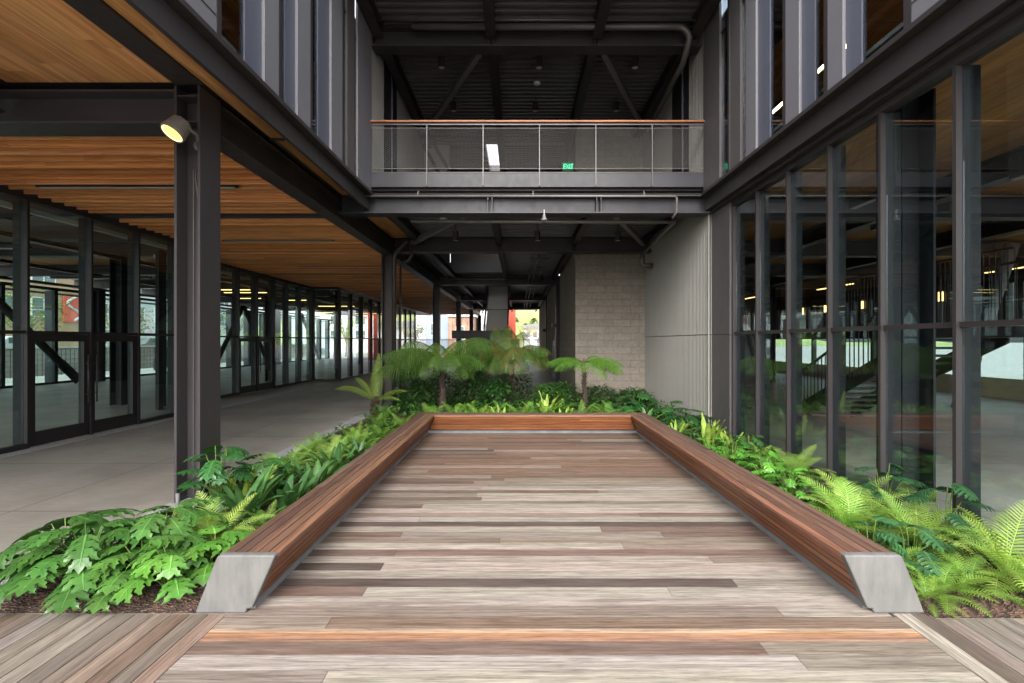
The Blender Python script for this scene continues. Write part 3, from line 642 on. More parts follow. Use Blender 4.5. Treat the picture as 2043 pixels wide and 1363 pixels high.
disc(0.52, 12.6, 9.25, 'pale round detector under the roof above the balcony', 'ceiling detectors')
disc(-1.93, 11.75, 5.27, 'pale round detector on the lower ceiling at left', 'ceiling detectors')
disc(0.55, 11.75, 5.2, 'pale round detector on the lower ceiling beside the hanging sensor', 'ceiling detectors')
t = thing('sensor', 'white hanging sensor below the middle of the lower cross beam', 'sensor', (0.61, 10.7, 5.0))
MB().lathe((0.61, 10.7, 4.98), [(0, 0), (0.04, 0.0), (0.07, 0.02), (0.07, 0.05), (0.045, 0.06), (0.04, 0.13), (0.02, 0.15), (0, 0.15)], 20).build('dome', 'galv', t)
MB().tube([(0.61, 10.7, 5.13), (0.61, 10.7, 5.25)], 0.012, 8).build('stem', 'lampw', t)
t = thing('camera', 'small white camera where the right wall meets the roof', 'camera', (4.4, 10.6, 9.8))
MB().bar((4.37, 10.6, 9.72), (4.44, 10.5, 9.92), 0.07, 0.07).build('body', 'white', t); MB().box(4.40, 4.5, 10.62, 10.66, 9.86, 9.9).build('bracket', 'white', t)
# spotlight on the near column
t = thing('spotlight', 'lit round spotlight with warm glow clamped to the near left column', 'spotlight', (-4.52, 5.86, 4.93))
ax = Vector((0.32, 0.55, 1.0)).normalized(); ctr = Vector((-4.385, 5.76, 4.78))
MB().lathe(ctr, [(0.122, 0.0), (0.138, 0.0), (0.142, 0.03), (0.118, 0.21), (0.09, 0.235), (0.0, 0.235)], 32, ax).build('housing', 'housing', t, smooth=False)
MB().lathe(ctr, [(0.0, 0.012), (0.105, 0.012), (0.105, 0.03), (0, 0.03)], 32, ax).build('lens', 'spot', t)
MB().lathe(ctr, [(0.106, 0.010), (0.121, 0.006), (0.121, 0.03), (0.106, 0.03)], 32, ax).build('lens_ring', 'warmsoft', t)
MB().tube([ctr + ax * 0.12 + Vector((0.12, 0, 0)), (-4.22, 5.98, 4.86), (-4.32, 6.14, 4.80)], 0.022, 8).build('arm', 'housing', t)
MB().lathe((-4.32, 6.24, 4.80), [(0, 0), (0.07, 0), (0.07, 0.09), (0, 0.09)], 16, (0, -1, 0)).build('mount', 'housing', t)
pl = bpy.data.lights.new('spotlight_glow', 'SPOT'); pl.energy = 22; pl.color = (1, 0.7, 0.36); pl.spot_size = R(110); pl.spot_blend = 0.8; pl.shadow_soft_size = 0.12
po = bpy.data.objects.new('spotlight_glow', pl); COL.objects.link(po); po.location = ctr - ax * 0.02; po.rotation_euler = ax.to_track_quat('Z', 'Y').to_euler()
# exit sign
t = thing('exit_sign', 'green EXIT sign behind the balcony railing beside the stone tower', 'sign', (1.75, 16.0, 8.3))
MB().box(1.57, 1.92, 16.0, 16.05, 8.16, 8.45).build('backplate', 'green', t)
MB().box(1.54, 1.95, 16.052, 16.09, 8.13, 8.48).build('box', 'steelg', t)
MB().tube([(1.75, 16.07, 8.48), (1.75, 16.07, 9.9)], 0.012, 6).build('stem', 'steel', t)
def letters(txt, x, y, z, hgt, m, parent, stroke, adv):
    G = {'E': [(0, 0, 0, 1), (0, 0, .6, 0), (0, .5, .5, .5), (0, 1, .6, 1)], 'X': [(0, 0, .6, 1), (0, 1, .6, 0)], 'I': [(.3, 0, .3, 1)], 'T': [(.3, 0, .3, 1), (0, 1, .6, 1)]}
    mb = MB()
    for i, ch in enumerate(txt):
        for a, b, c, d2 in G[ch]:
            mb.bar((x + adv * i + a * hgt, y, z + b * hgt), (x + adv * i + c * hgt, y, z + d2 * hgt), stroke, stroke * 0.4)
    return mb.build('lettering', m, parent)
letters('EXIT', 1.605, 15.99, 8.225, 0.155, 'greenl', t, 0.03, 0.078)
# ------------------------------------------------------------------ soffits and slat ceiling
def boards_y(mb, x0, x1, y0, y1, z, w_, cols, th=0.04, seg=(2.2, 5.0), gap=0.003):
    x = x0; i = 0
    while x < x1 - 1e-4:
        xe = min(x + w_, x1); y = y0
        while y < y1:
            ye = min(y + rnd.uniform(*seg), y1); mb.box(x, xe - gap, y, ye - 0.002, z, z + th, vary(rnd.choice(cols), 0.12), rs()); y = ye
        x = xe; i += 1
CLT = [(0.60, 0.30, 0.12), (0.55, 0.265, 0.10), (0.64, 0.33, 0.14)]
t = thing('timber_soffit', 'orange-brown timber board soffit at top left under the upper storey', 'ceiling', (-5.5, 3, 5.6)); mb = MB()
boards_y(mb, -6.8, -4.56, -1.5, 6.06, 5.6, 0.28, CLT, gap=0.001); boards_y(mb, -4.20, -3.64, -1.5, 15.2, 5.602, 0.14, CLT, gap=0.001); mb.build('boards', 'clt', t)
mb = MB(); mb.box(-14, -3.90, -1.5, 52, 5.645, 5.9); mb.build('slab', 'steel', t)
mb = MB(); ibeam(mb, 'Y', -7.0, -1.5, 6.07, 5.2, 5.64, 0.3); mb.box(-14, -7.16, -1.5, 6.05, 5.55, 5.644); tag(mb.build('edge_beam', 'steel', t), None or 'x', 'x')
ob = bpy.data.objects['edge_beam']; del ob['label']; del ob['category']
t = thing('slatted_ceiling', 'hanging ceiling of orange-brown wooden slats over the walkway', 'ceiling', (-7, 20, 5.1)); mb = MB()
SL = [(0.72, 0.33, 0.12), (0.66, 0.285, 0.095), (0.76, 0.36, 0.14), (0.60, 0.255, 0.08)]
y = 6.62; i = 0
while y < 50:
    if not (10.68 < y < 11.0 or 19.7 < y < 19.95):
        xl = -9.86 if y < 14.5 else (-11.2 if y < 24.8 else -9.7)
        x = -4.62 - rnd.uniform(0, 0.05); c = vary(rnd.choice(SL), 0.22); first = True
        while x > xl:
            xn = max(xl, x - rnd.uniform(1.6, 4.8)); dz_ = rnd.uniform(-.004, .004); mb.box(xn + 0.003, x, y, y + 0.045, 5.10 + dz_, 5.24, vary(c, 0.10), rs()); x = xn
    y += 0.272; i += 1
mb.build('slats', 'slat', t)
MB().box(-12, -4.60, 6.5, 51, 5.50, 5.53).build('backing', 'mulld', t)
mb = MB()
for xx in (-9.2, -7.7, -6.2, -5.0): mb.box(xx - .03, xx + .03, 6.6, 50, 5.242, 5.29)
mb.build('hanger_rail', 'mulld', t)
MB().box(-11.9, -4.62, 10.76, 10.93, 5.11, 5.5).build('joint_plate', 'steelg', t)
for (ya, xa, xb, lb) in ((8.68, -9.15, -5.42, 'first unlit linear light recessed in the slatted ceiling, nearest'), (13.3, -8.6, -5.45, 'second unlit linear light recessed in the slatted ceiling'), (17.9, -8.6, -5.45, 'third unlit linear light recessed in the slatted ceiling, farthest')):
    t = thing('linear_light', lb, 'ceiling light', (-7, ya, 5.1), 'linear lights in the slatted ceiling')
    MB().box(xa, xb, ya, ya + 0.05, 5.085, 5.095).build('diffuser', 'lampw', t); MB().box(xa - 0.05, xb + 0.05, ya - 0.012, ya + 0.062, 5.096, 5.16).build('housing', 'mulld', t)

# ------------------------------------------------------------------ upper facades
def upper_facade(side, X, strips, nm, label, glass_refl):
    t = thing('upper_facade', label, 'facade', (X, 7, 5.6)); s = side   # s=+1: faces -x (right), s=-1: faces +x (left)
    Z0, Z1 = 5.66, 10.6
    def bx(d0, d1, ya, yb, za, zb):   # d measured from the plane into the court
        a, b = X - s * d1, X - s * d0; return MB().box(min(a, b), max(a, b), ya, yb, za, zb)
    for (ya, yb, kind) in strips:
        if kind == 'panel': bx(0.0, 0.045, ya, yb, Z0, Z1).build('light_panel', 'panel', t, bevel=0.004)
        elif kind == 'blue': bx(-0.05, 0.0, ya, yb, Z0, Z1).build('sky_reflection_panel', 'panelb', t)  # sky reflected in glass, painted as an opaque blue-grey strip
        elif kind == 'mid': bx(-0.02, 0.03, ya, yb, Z0, Z1).build('dark_panel', 'panelm', t)
        elif kind == 'frame': bx(-0.06, 0.05, ya, yb, Z0, Z1).build('window_frame', 'mull', t)
        elif kind == 'glass':
            bx(-0.035, -0.02, ya, yb, Z0, Z1).build('pane', 'glassU', t)
            for z in (6.55, 8.9): bx(-0.06, 0.0, ya, yb, z, z + 0.05).build('rail', 'mulld', t) if z > 7 else None
        elif kind == 'spandrel':
            bx(-0.05, 0.04, ya, yb, Z0, Z1).build('light_panel', 'panel', t)
            bx(0.041, 0.046, ya, yb, 5.93, 5.945).build('joint', 'mull', t)
    bx(-0.06, 0.13, 2.0, 10.86, 5.585, 5.655).build('sill', 'mull', t, bevel=0.004)
    return t
rs_ = [(10.0, 10.86, 'mid'), (9.57, 10.0, 'glass'), (9.50, 9.57, 'frame'), (9.06, 9.50, 'mid'), (8.82, 9.06, 'glass'), (8.44, 8.82, 'panel'), (8.05, 8.44, 'blue'), (7.58, 8.05, 'glass'), (7.50, 7.58, 'frame'), (7.14, 7.50, 'panel'),
       (6.83, 7.14, 'blue'), (6.56, 6.83, 'glass'), (6.48, 6.56, 'frame'), (6.18, 6.48, 'panel'), (5.90, 6.18, 'blue'), (5.20, 5.90, 'glass'), (5.10, 5.20, 'frame'), (2.0, 5.10, 'spandrel')]
upper_facade(1, 4.45, rs_, 'r', 'right upper facade of grey metal panels and tall windows above the glass wall', 1)
ls_ = [(9.94, 10.86, 'panel'), (9.80, 9.94, 'glass'), (9.37, 9.80, 'mid'), (9.16, 9.37, 'glass'), (9.06, 9.16, 'frame'), (8.54, 9.06, 'panel'), (8.07, 8.54, 'blue'), (7.75, 8.07, 'glass'), (7.67, 7.75, 'frame'), (7.23, 7.67, 'panel'),
       (6.93, 7.23, 'blue'), (6.73, 6.93, 'glass'), (6.66, 6.73, 'frame'), (6.29, 6.66, 'panel'), (5.91, 6.29, 'blue'), (5.37, 5.91, 'glass'), (5.29, 5.37, 'frame'), (2.0, 5.29, 'spandrel')]
upper_facade(-1, -3.55, ls_, 'l', 'left upper facade of grey metal panels and tall windows over the timber soffit', 1)
# fascia channels under the upper facades
t = thing('fascia_beam', 'dark fascia beam between the left upper facade and the timber soffit', 'beam', (-3.6, 5, 5.3))
MB().box(-3.62, -3.56, -1.0, 10.86, 5.285, 5.58).build('face_plate', 'steelg', t);
t = thing('fascia_beam', 'dark bronze fascia beam between the right upper facade and the glass wall', 'beam', (4.5, 5, 5.3))
MB().box(4.46, 4.50, 0.0, 10.86, 5.27, 5.58).build('face_plate', 'steelg', t); MB().box(4.505, 4.66, 0.0, 10.86, 5.27, 5.30).build('bottom_plate', 'steel', t)
MB().box(4.56, 4.66, 0.0, 10.86, 5.20, 5.265).build('drip_rail', 'mull', t)
# rooms behind the upper windows
for (s, xa, xb, lb) in ((1, 4.6, 13.0, 'right'), (-1, -12.5, -3.7, 'left')):
    t = thing('upper_room', 'timber-ceiled room seen through the %s upper windows' % lb, 'room', ((xa + xb) / 2, 7, 6))
    MB().box(xa, xb, 1.5, 14.5, 5.92, 5.98).build('floor_slab', 'tanr', t)
    back = xb if s > 0 else xa
    MB().box(back - 0.05, back + 0.05, 1.5, 14.5, 5.98, 9.9).build('back_wall', 'panelm', t)
    MB().box(xa, xb, 14.5, 14.6, 5.98, 9.9).build('end_wall', 'panelm', t); MB().box(xa, xb, 1.4, 1.5, 5.98, 9.9).build('end_wall', 'panelm', t)
    mb = MB(); ca, cb = (6.2, xb - .06) if s > 0 else (xa + .06, -5.2)
    boards_y(mb, ca, cb, 1.5, 14.4, 9.25, 0.3, CLT); mb.build('timber_ceiling', 'clt', t)
    MB().box(xa, xb, 1.5, 14.4, 9.42, 9.5).build('ceiling_slab', 'steel', t)
    x0, x1 = (4.62, 6.1) if s > 0 else (-5.1, -3.72)
    MB().box(x0, x1, 1.5, 14.4, 9.15, 9.4).build('edge_beam', 'steel', t)
GP = 'lit linear pendants in the upper rooms'
for (x, y0, y1, lb) in ((6.5, 8.75, 10.0, 'glowing linear pendant high in the right upper windows, nearer one'), (6.5, 10.75, 12.0, 'glowing linear pendant in the right upper windows, farther one'), (-6.4, 7.0, 9.5, 'glowing linear pendant behind the left upper windows')):
    t = thing('linear_pendant', lb, 'pendant lamp', (x, y0, 8.0), GP); MB().box(x - 0.04, x + 0.04, y0, y1, 8.0, 8.015).build('tube', 'warm', t)
    MB().box(x - 0.05, x + 0.05, y0 - 0.02, y1 + 0.02, 8.017, 8.11).build('housing', 'steel', t)
    for yy in (y0 + 0.2, y1 - 0.2): MB().tube([(x, yy, 8.11), (x, yy, 9.25)], 0.006, 5).build('cord', 'steel', t)

# ------------------------------------------------------------------ ribbed walls
def ribbed(mb, axis, c, a, b, z0, z1, face, p=0.092, d=0.028):
    """wall with vertical ribs; face = direction (+1/-1) of its visible side along the other axis"""
    prof = []; u = a
    while u < b - 1e-6:
        prof += [(u, 0), (min(b, u + p * 0.62), 0), (min(b, u + p * 0.74), -d), (min(b, u + p * 0.88), -d)]; u += p
    prof.append((b, 0)); n = len(prof); vs = []
    for z in (z0, z1):
        for (u, dd) in prof: vs.append((c + face * dd, u, z) if axis == 'Y' else (u, c + face * dd, z))
    fs = [(i, i + 1, n + i + 1, n + i) for i in range(n - 1)]; mb.add(vs, fs)
    if axis == 'Y': mb.box(min(c - face * 0.2, c - face * 0.05), max(c - face * 0.2, c - face * 0.05), a, b, z0, z1)
    else: mb.box(a, b, min(c - face * 0.2, c - face * 0.05), max(c - face * 0.2, c - face * 0.05), z0, z1)
    return mb
t = thing('ribbed_wall', 'tall pale grey ribbed metal wall beside the stone tower, right of the fern bed', 'wall', (4.6, 13, 0))
ribbed(MB(), 'Y', 4.57, 10.90, 16.4, 0.0, 2.305, -1).build('lower_cladding', 'clad', t); ribbed(MB(), 'Y', 4.57, 10.90, 16.4, 2.325, 5.9, -1).build('upper_cladding', 'clad', t)
MB().box(4.575, 4.60, 10.90, 16.4, 2.30, 2.33).build('joint', 'mulld', t)
MB().box(4.535, 4.565, 10.86, 10.9, 0, 5.3).build('corner_trim', 'clad', t)
t = thing('ribbed_wall', 'pale ribbed wall at the right end of the balcony, with a dark window', 'wall', (4.52, 13, 6)); 
ribbed(MB(), 'Y', 4.50, 10.6, 12.0, 6.0, 9.9, -1).build('front_cladding', 'clad', t); ribbed(MB(), 'Y', 4.50, 13.3, 17.0, 6.0, 9.9, -1).build('rear_cladding', 'clad', t)
MB().box(4.50, 4.7, 12.0, 13.3, 6.0, 9.9).build('window', 'mulld', t)
MB().box(4.46, 4.5, 12.4, 12.44, 6.1, 9.8).build('mullion', 'panelb', t)
t = thing('ribbed_wall', 'pale ribbed wall at the left end of the balcony, with a dark window', 'wall', (-3.62, 13, 6)); 
ribbed(MB(), 'Y', -3.60, 10.6, 12.2, 6.0, 9.9, 1).build('front_cladding', 'clad', t); ribbed(MB(), 'Y', -3.60, 13.5, 17.2, 6.0, 9.9, 1).build('rear_cladding', 'clad', t)
MB().box(-3.8, -3.60, 12.2, 13.5, 6.0, 9.9).build('window', 'mulld', t); MB().box(-3.60, -3.56, 12.9, 12.94, 6.1, 9.8).build('mullion', 'panelb', t)
t = thing('stair_wall', 'pale panel wall cut by dark diagonal stair stringers behind the balcony', 'wall', (-2.9, 17.3, 6))
MB().box(-3.6, -2.62, 17.3, 17.4, 6.08, 9.62).build('panel', 'clad', t)
for dx in (0, -0.42): MB().bar((-3.35 + dx, 17.2, 9.9), (-2.45 + dx, 17.2, 8.3), 0.12, 0.12).build('stringer', 'steel', t)
# dark enclosure behind the balcony level
t = thing('upper_back_wall', 'dark wall far behind the balcony on the upper level', 'wall', (0, 24, 6)); MB().box(-3.6, 4.5, 24.2, 24.4, 6.08, 9.9).build('panel', 'steel', t)
MB().box(-3.8, -3.62, 17.2, 24.2, 5.9, 9.9).build('side_panel', 'steelg', t)
# metal pier between glass wall and ribbed wall
t = thing('metal_pier', 'dark grey metal clad pier between the ribbed wall and the right glass wall', 'pier', (4.7, 10.4, 0))
MB().box(4.63, 4.9, 9.97, 10.895, 0, 2.30).build('lower_panel', 'panelm', t, bevel=0.004); MB().box(4.63, 4.9, 9.97, 10.895, 2.312, 5.265).build('upper_panel', 'panelm', t, bevel=0.004)

# ------------------------------------------------------------------ stone tower and corridor walls
t = thing('stone_tower', 'tan stone block tower standing behind the right tree fern', 'wall', (3.3, 19, 0))
MB().box(2.06, 4.57, 16.4, 22.6, -0.02, 9.88).build('lower_block', 'block', t)
t = thing('stone_wall', 'stone block wall along the right of the far corridor, nearer stretch', 'wall', (2.2, 28, 0), 'corridor stone walls'); MB().box(2.10, 2.6, 24.8, 33.4, -0.02, 5.7).build('blocks', 'block', t)
MB().box(2.04, 2.10, 25.6, 26.9, 0.0, 2.2).build('door', 'doorw', t); MB().box(2.02, 2.045, 26.1, 26.25, 0.3, 1.9).build('door_glass', 'mulld', t)
MB().box(2.03, 2.09, 24.9, 25.5, 0, 2.3).build('dark_panel', 'mulld', t)
t = thing('stone_wall', 'stone block wall along the right of the far corridor, farther stretch', 'wall', (2.2, 38, 0), 'corridor stone walls'); MB().box(2.10, 2.6, 33.9, 46, -0.02, 5.7).build('blocks', 'block', t)
for (y, lb) in ((24.3, 'dark steel column on the right of the corridor, next to the stone tower'), (33.4, 'dark steel column on the right of the corridor, between the two stone walls')):
    hcolumn('steel_column', 2.02, 2.38, y, y + 0.42, 5.7, lb, 'corridor columns', 'steel')
for (x, y, z, lb) in ((1.9, 23.9, 2.9, 'nearer'), (1.9, 33.2, 2.85, 'farther')):
    t = thing('wall_lamp', 'small dark wall lamp on the corridor stone wall, %s one' % lb, 'wall lamp', (x, y, z), 'corridor wall lamps'); MB().box(x - .12, x + .16, y, y + .5, z, z + .22).build('housing', 'steel', t); MB().box(x-.08, x + .1, y+.08, y + .4, z - .01, z - .001).build('lens', 'lampw', t)

# far stair with landing
t = thing('staircase', 'straight steel stair climbing away above a dark landing in the far corridor', 'staircase', (-1.2, 26, 0))
mb = MB(); nst = 16
for i in range(nst):
    y = 24.0 + 3.2 * i / nst; z = 2.73 + 2.67 * i / nst; mb.box(-1.72, -0.58, y, y + 0.22, z, z + 0.15, (1, 1, 1))
    mb.box(-1.72, -0.58, y + 0.19, y + 0.21, z + 0.15, z + 0.17)
mb.build('treads', 'clad', t)
for x in (-1.80, -0.55): MB().bar((x, 23.9, 2.75), (x, 27.2, 5.5), 0.06, 0.32).build('stringer', 'steelg', t)
for x in (-1.86, -0.5): MB().bar((x, 23.9, 3.65), (x, 27.2, 6.4), 0.05, 0.05).build('handrail', 'fascia', t)
MB().box(-3.3, -0.3, 22.6, 24.0, 2.3, 2.7).build('landing', 'mulld', t)
MB().box(-2.6, -0.5, 22.75, 23.9, 0, 2.3).build('enclosure', 'mulld', t)
mb = MB(); mb.box(-3.3, -0.3, 22.6, 22.64, 3.72, 3.76)
for i in range(21): x = -3.28 + i * 0.148; mb.box(x, x + 0.012, 22.61, 22.63, 2.7, 3.72) if i % 10 == 0 else None
mb.build('railing', 'steelg', t)
mb = MB(); mesh_rect(mb, -3.25, -0.35, 2.75, 3.7, 22.62, 0.2, 0.11, 0.003); mb.build('mesh_panel', 'steelg', t)

# ------------------------------------------------------------------ glass curtain walls
def curtain(label, pts, mulls, zt, ztr, gm, fin_dir, doors=(), mmat='mulld', finm='fin', w_=0.05, fd=0.17, group=None, zb=0.10, fw=0.025, name='glass_wall', dep=0.09, sillz=0.0):
    """pts: plan line (x,y)->(x,y); mulls: distances along it; fins stand on the inside (fin_dir is a 2-D normal)"""
    a = Vector((*pts[0], 0)); b = Vector((*pts[1], 0)); d_ = (b - a).normalized(); n_ = Vector((*fin_dir, 0)).normalized(); ln = (b - a).length
    t = thing(name, label, 'glass wall', a, group)
    def pr(s0, s1, n0, n1, z0, z1, nm, m, parent=t, bev=0):
        p = [a + d_ * s0 + n_ * n0, a + d_ * s1 + n_ * n0, a + d_ * s1 + n_ * n1, a + d_ * s0 + n_ * n1]
        if d_.cross(n_).z < 0: p = [p[1], p[0], p[3], p[2]]
        q = [Vector((v.x, v.y, z0)) for v in p] + [Vector((v.x, v.y, z1)) for v in p]
        return MB().hexa(q).build(nm, m, parent, bevel=bev)
    for s in mulls:
        pr(s - w_ / 2, s + w_ / 2, -0.035, dep, sillz, zt, 'mullion', mmat)
        pr(s - fw, s + fw, dep + 0.002, dep + fd, sillz, zt, 'fin', finm)
    pr(0, ln, -0.036, 0.12, zt + 0.001, zt + 0.14, 'head_rail', mmat)
    if ln > 9: pr(0.1, ln - 0.1, dep + fd + 0.05, dep + fd + 0.15, zt - 0.16, zt - 0.06, 'reflection_strip', 'lampw')  # pale strip added inside, imitating a reflection along the glass head
    for i in range(len(mulls) - 1):
        s0, s1 = mulls[i] + w_ / 2, mulls[i + 1] - w_ / 2
        if s1 - s0 < 0.15: continue
        isd = any(x0 <= (s0 + s1) / 2 <= x1 for x0, x1 in doors)
        pr(s0, s1, 0.0, 0.09, ztr, ztr + 0.06, 'transom', mmat)
        pr(s0, s1, 0.04, 0.055, ztr + 0.062, zt, 'pane', gm)
        if not isd:
            pr(s0, s1, 0.04, 0.055, sillz + zb + 0.001, ztr - 0.001, 'pane', gm)
            pr(s0, s1, -0.03, 0.10, sillz, sillz + zb, 'sill', mmat)
    for x0, x1 in doors:
        mid = (x0 + x1) / 2
        for (u0, u1, hs_) in ((x0 + w_ / 2 + 0.01, mid - 0.004, 1), (mid + 0.004, x1 - w_ / 2 - 0.01, -1)):
            r_ = 0.13
            dmb = MB()
            def add(s0, s1, z0, z1):
                p = [a + d_ * s0 + n_ * 0.005, a + d_ * s1 + n_ * 0.005, a + d_ * s1 + n_ * 0.075, a + d_ * s0 + n_ * 0.075]
                if d_.cross(n_).z < 0: p = [p[1], p[0], p[3], p[2]]
                dmb.hexa([Vector((v.x, v.y, z0)) for v in p] + [Vector((v.x, v.y, z1)) for v in p])
            add(u0, u0 + r_, 0.012, ztr - 0.012); add(u1 - r_, u1, 0.012, ztr - 0.012); add(u0 + r_, u1 - r_, ztr - 0.16, ztr - 0.012); add(u0 + r_, u1 - r_, 0.012, 0.30)
            dr = dmb.build('door', 'mulld', t)
            pr(u0 + r_, u1 - r_, 0.03, 0.045, 0.301, ztr - 0.161, 'door_pane', gm, dr)
            hx = u1 - 0.10 if hs_ > 0 else u0 + 0.10
            P = a + d_ * hx - n_ * 0.07
            h = MB().tube([(P.x, P.y, 0.75), (P.x, P.y, 1.85)], 0.016, 10)
            for z in (0.95, 1.65): h.tube([(P.x, P.y, z), tuple((P + n_ * 0.08).to_tuple()[:2]) + (z,)], 0.010, 8)
            h.build('handle', 'steel', dr, smooth=True)
    return t
# near left: runs along x=-9.9
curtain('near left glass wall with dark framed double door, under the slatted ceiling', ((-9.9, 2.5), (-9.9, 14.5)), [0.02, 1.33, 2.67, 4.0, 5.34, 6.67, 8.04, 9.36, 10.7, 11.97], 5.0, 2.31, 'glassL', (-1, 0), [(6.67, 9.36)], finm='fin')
curtain('short glass return at the end of the near left glass wall', ((-9.95, 14.5), (-11.3, 14.5)), [0.05, 1.32], 5.0, 2.31, 'glassL', (0, -1))
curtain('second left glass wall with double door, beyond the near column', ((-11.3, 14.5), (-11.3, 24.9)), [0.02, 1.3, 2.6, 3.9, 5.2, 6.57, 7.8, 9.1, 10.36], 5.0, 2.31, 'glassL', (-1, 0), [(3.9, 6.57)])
curtain('glass return facing the camera between the second and third left glass walls', ((-11.3, 24.95), (-9.8, 24.95)), [0.03, 1.47], 5.0, 2.31, 'glassL', (0, 1))
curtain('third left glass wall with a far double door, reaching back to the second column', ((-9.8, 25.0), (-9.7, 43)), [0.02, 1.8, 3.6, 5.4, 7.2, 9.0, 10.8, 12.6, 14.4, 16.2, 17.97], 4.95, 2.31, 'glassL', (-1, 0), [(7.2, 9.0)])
# right: runs along x=4.7; every second mullion as photographed
curtain('tall right glass wall in bronze grey frames beside the lime ferns', ((4.70, 9.96), (4.70, 1.9)), [0.04, 1.015, 2.04, 3.09, 4.08, 5.09, 6.09, 7.1, 8.03], 5.10, 2.30, 'glassR', (1, 0), mmat='mull', finm='fin', w_=0.042, fd=0.20, dep=0.03, fw=0.02)

# ------------------------------------------------------------------ left building interior and far glazing
t = thing('interior_ceiling', 'dark ceiling of the left hall with beams, seen through the glass', 'ceiling', (-17, 20, 5.4))
MB().box(-24, -11.45, 1.0, 60, 5.6, 5.7).build('slab', 'steel', t); MB().box(-11.45, -9.97, 1.0, 14.3, 5.6, 5.64).build('slab', 'steel', t)
mb = MB(); boards_y(mb, -22.4, -13.8, 16, 40, 5.5, 0.6, CLT); mb.build('timber_boards', 'clt', t)
for y in (6.2, 10.8, 15.4, 20, 24.6, 29, 33.6, 38, 42.8):
    mb = MB(); ibeam(mb, 'X', y, -24, -12, 5.02, 5.48, 0.3); mb.build('beam', 'steelg', t)
for x in (-13.5, -18, -22.7):
    mb = MB(); ibeam(mb, 'Y', x, 2, 52, 4.9, 5.01, 0.3); mb.build('beam', 'steelg', t)
GI = 'columns inside the left hall'
for (x, y, lb) in ((-13.55, 15.3, 'broad dark column inside the left hall behind the right leaf of the near double door'), (-13.4, 24.4, 'dark column inside the left hall behind the second glass wall'), (-13.4, 33.5, 'dark column in the left hall seen through the glass return'),
                   (-22.7, 24.4, 'dark column at the outer side of the left hall, by the foot of the sloping brace'), (-22.7, 33.5, 'dark column at the far outer side of the left hall'), (-13.4, 42.7, 'farthest dark column in the left hall'), (-22.7, 42.7, 'far outer column of the left hall where two braces meet')):
    hcolumn('interior_column', x - 0.2, x + 0.2, y, y + 0.42, 5.0, lb, GI, 'fin')
def brace(a, b, r, lb, g_):
    t = thing('brace_tube', lb, 'brace', a, g_); d_ = (Vector(b) - Vector(a)).normalized()
    MB().tube([Vector(a) + d_ * 0.9, b], r, 16).build('tube', 'fin', t, smooth=True)
    P = Vector(a); mb = MB(); mb.bar(P + d_ * 0.0, P + d_ * 1.3, 0.06, r * 2.6); mb.build('gusset', 'fin', t)
GB = 'sloping brace tubes in the left hall'
brace((-22.5, 23.3, 0.15), (-22.5, 18.6, 5.0), 0.17, 'fat grey brace tube sloping behind the near double door', GB)
brace((-22.5, 33.6, 0.15), (-22.5, 37.2, 5.0), 0.17, 'brace tube rising to the right behind the second glass wall', GB)
brace((-22.5, 41.0, 0.15), (-22.5, 37.3, 5.0), 0.17, 'brace tube falling to the right behind the second double door', GB)
brace((-22.5, 51.5, 0.15), (-22.5, 47.2, 5.0), 0.17, 'farthest brace tube of the left hall', GB)
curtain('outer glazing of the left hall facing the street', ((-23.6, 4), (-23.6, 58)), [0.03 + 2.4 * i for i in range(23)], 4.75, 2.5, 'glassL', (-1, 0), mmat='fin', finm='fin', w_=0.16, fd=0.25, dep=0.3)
mb = MB()
# lit and unlit linear lights inside the left hall
GLL = 'linear lights inside the left hall'
LT = [(-14.0, 22.5, 1.4, 1, 'lit yellow linear light behind the first glass wall, upper one'), (-16.0, 27.0, 1.4, 1, 'lit yellow linear light behind the first glass wall, lower one'), (-14.3, 23.8, 2.2, 1, 'lit yellow linear light high behind the second glass wall'), (-13.6, 28.2, 1.4, 1, 'lit yellow linear light behind the second double door'),
      (-13.2, 33.0, 2.6, 1, 'lit yellow linear light left of the glass return'), (-17.5, 40.0, 2.4, 1, 'lit yellow linear light low behind the second glass wall'), (-13.2, 41.5, 3.4, 1, 'lit yellow linear light seen through the glass return'),
      (-15.0, 12.5, 3.0, 0, 'unlit linear light at far left behind the first glass wall'), (-17.0, 18.5, 4.0, 0, 'unlit linear light deep behind the near double door'), (-14.5, 17.5, 3.0, 0, 'unlit linear light above the near double door'), (-17.0, 31, 4.0, 0, 'unlit linear light deep behind the second glass wall')]
for (x, y, l_, on, lb) in LT:
    t = thing('linear_pendant', lb, 'pendant lamp', (x, y, 4.7), GLL); MB().box(x - l_ / 2, x + l_ / 2, y, y + 0.1, 4.70, 4.72).build('tube', 'warmsoft' if on else 'lampw', t)
    MB().box(x - l_ / 2 - .03, x + l_ / 2 + .03, y - .01, y + 0.11, 4.722, 4.80).build('housing', 'steel', t)

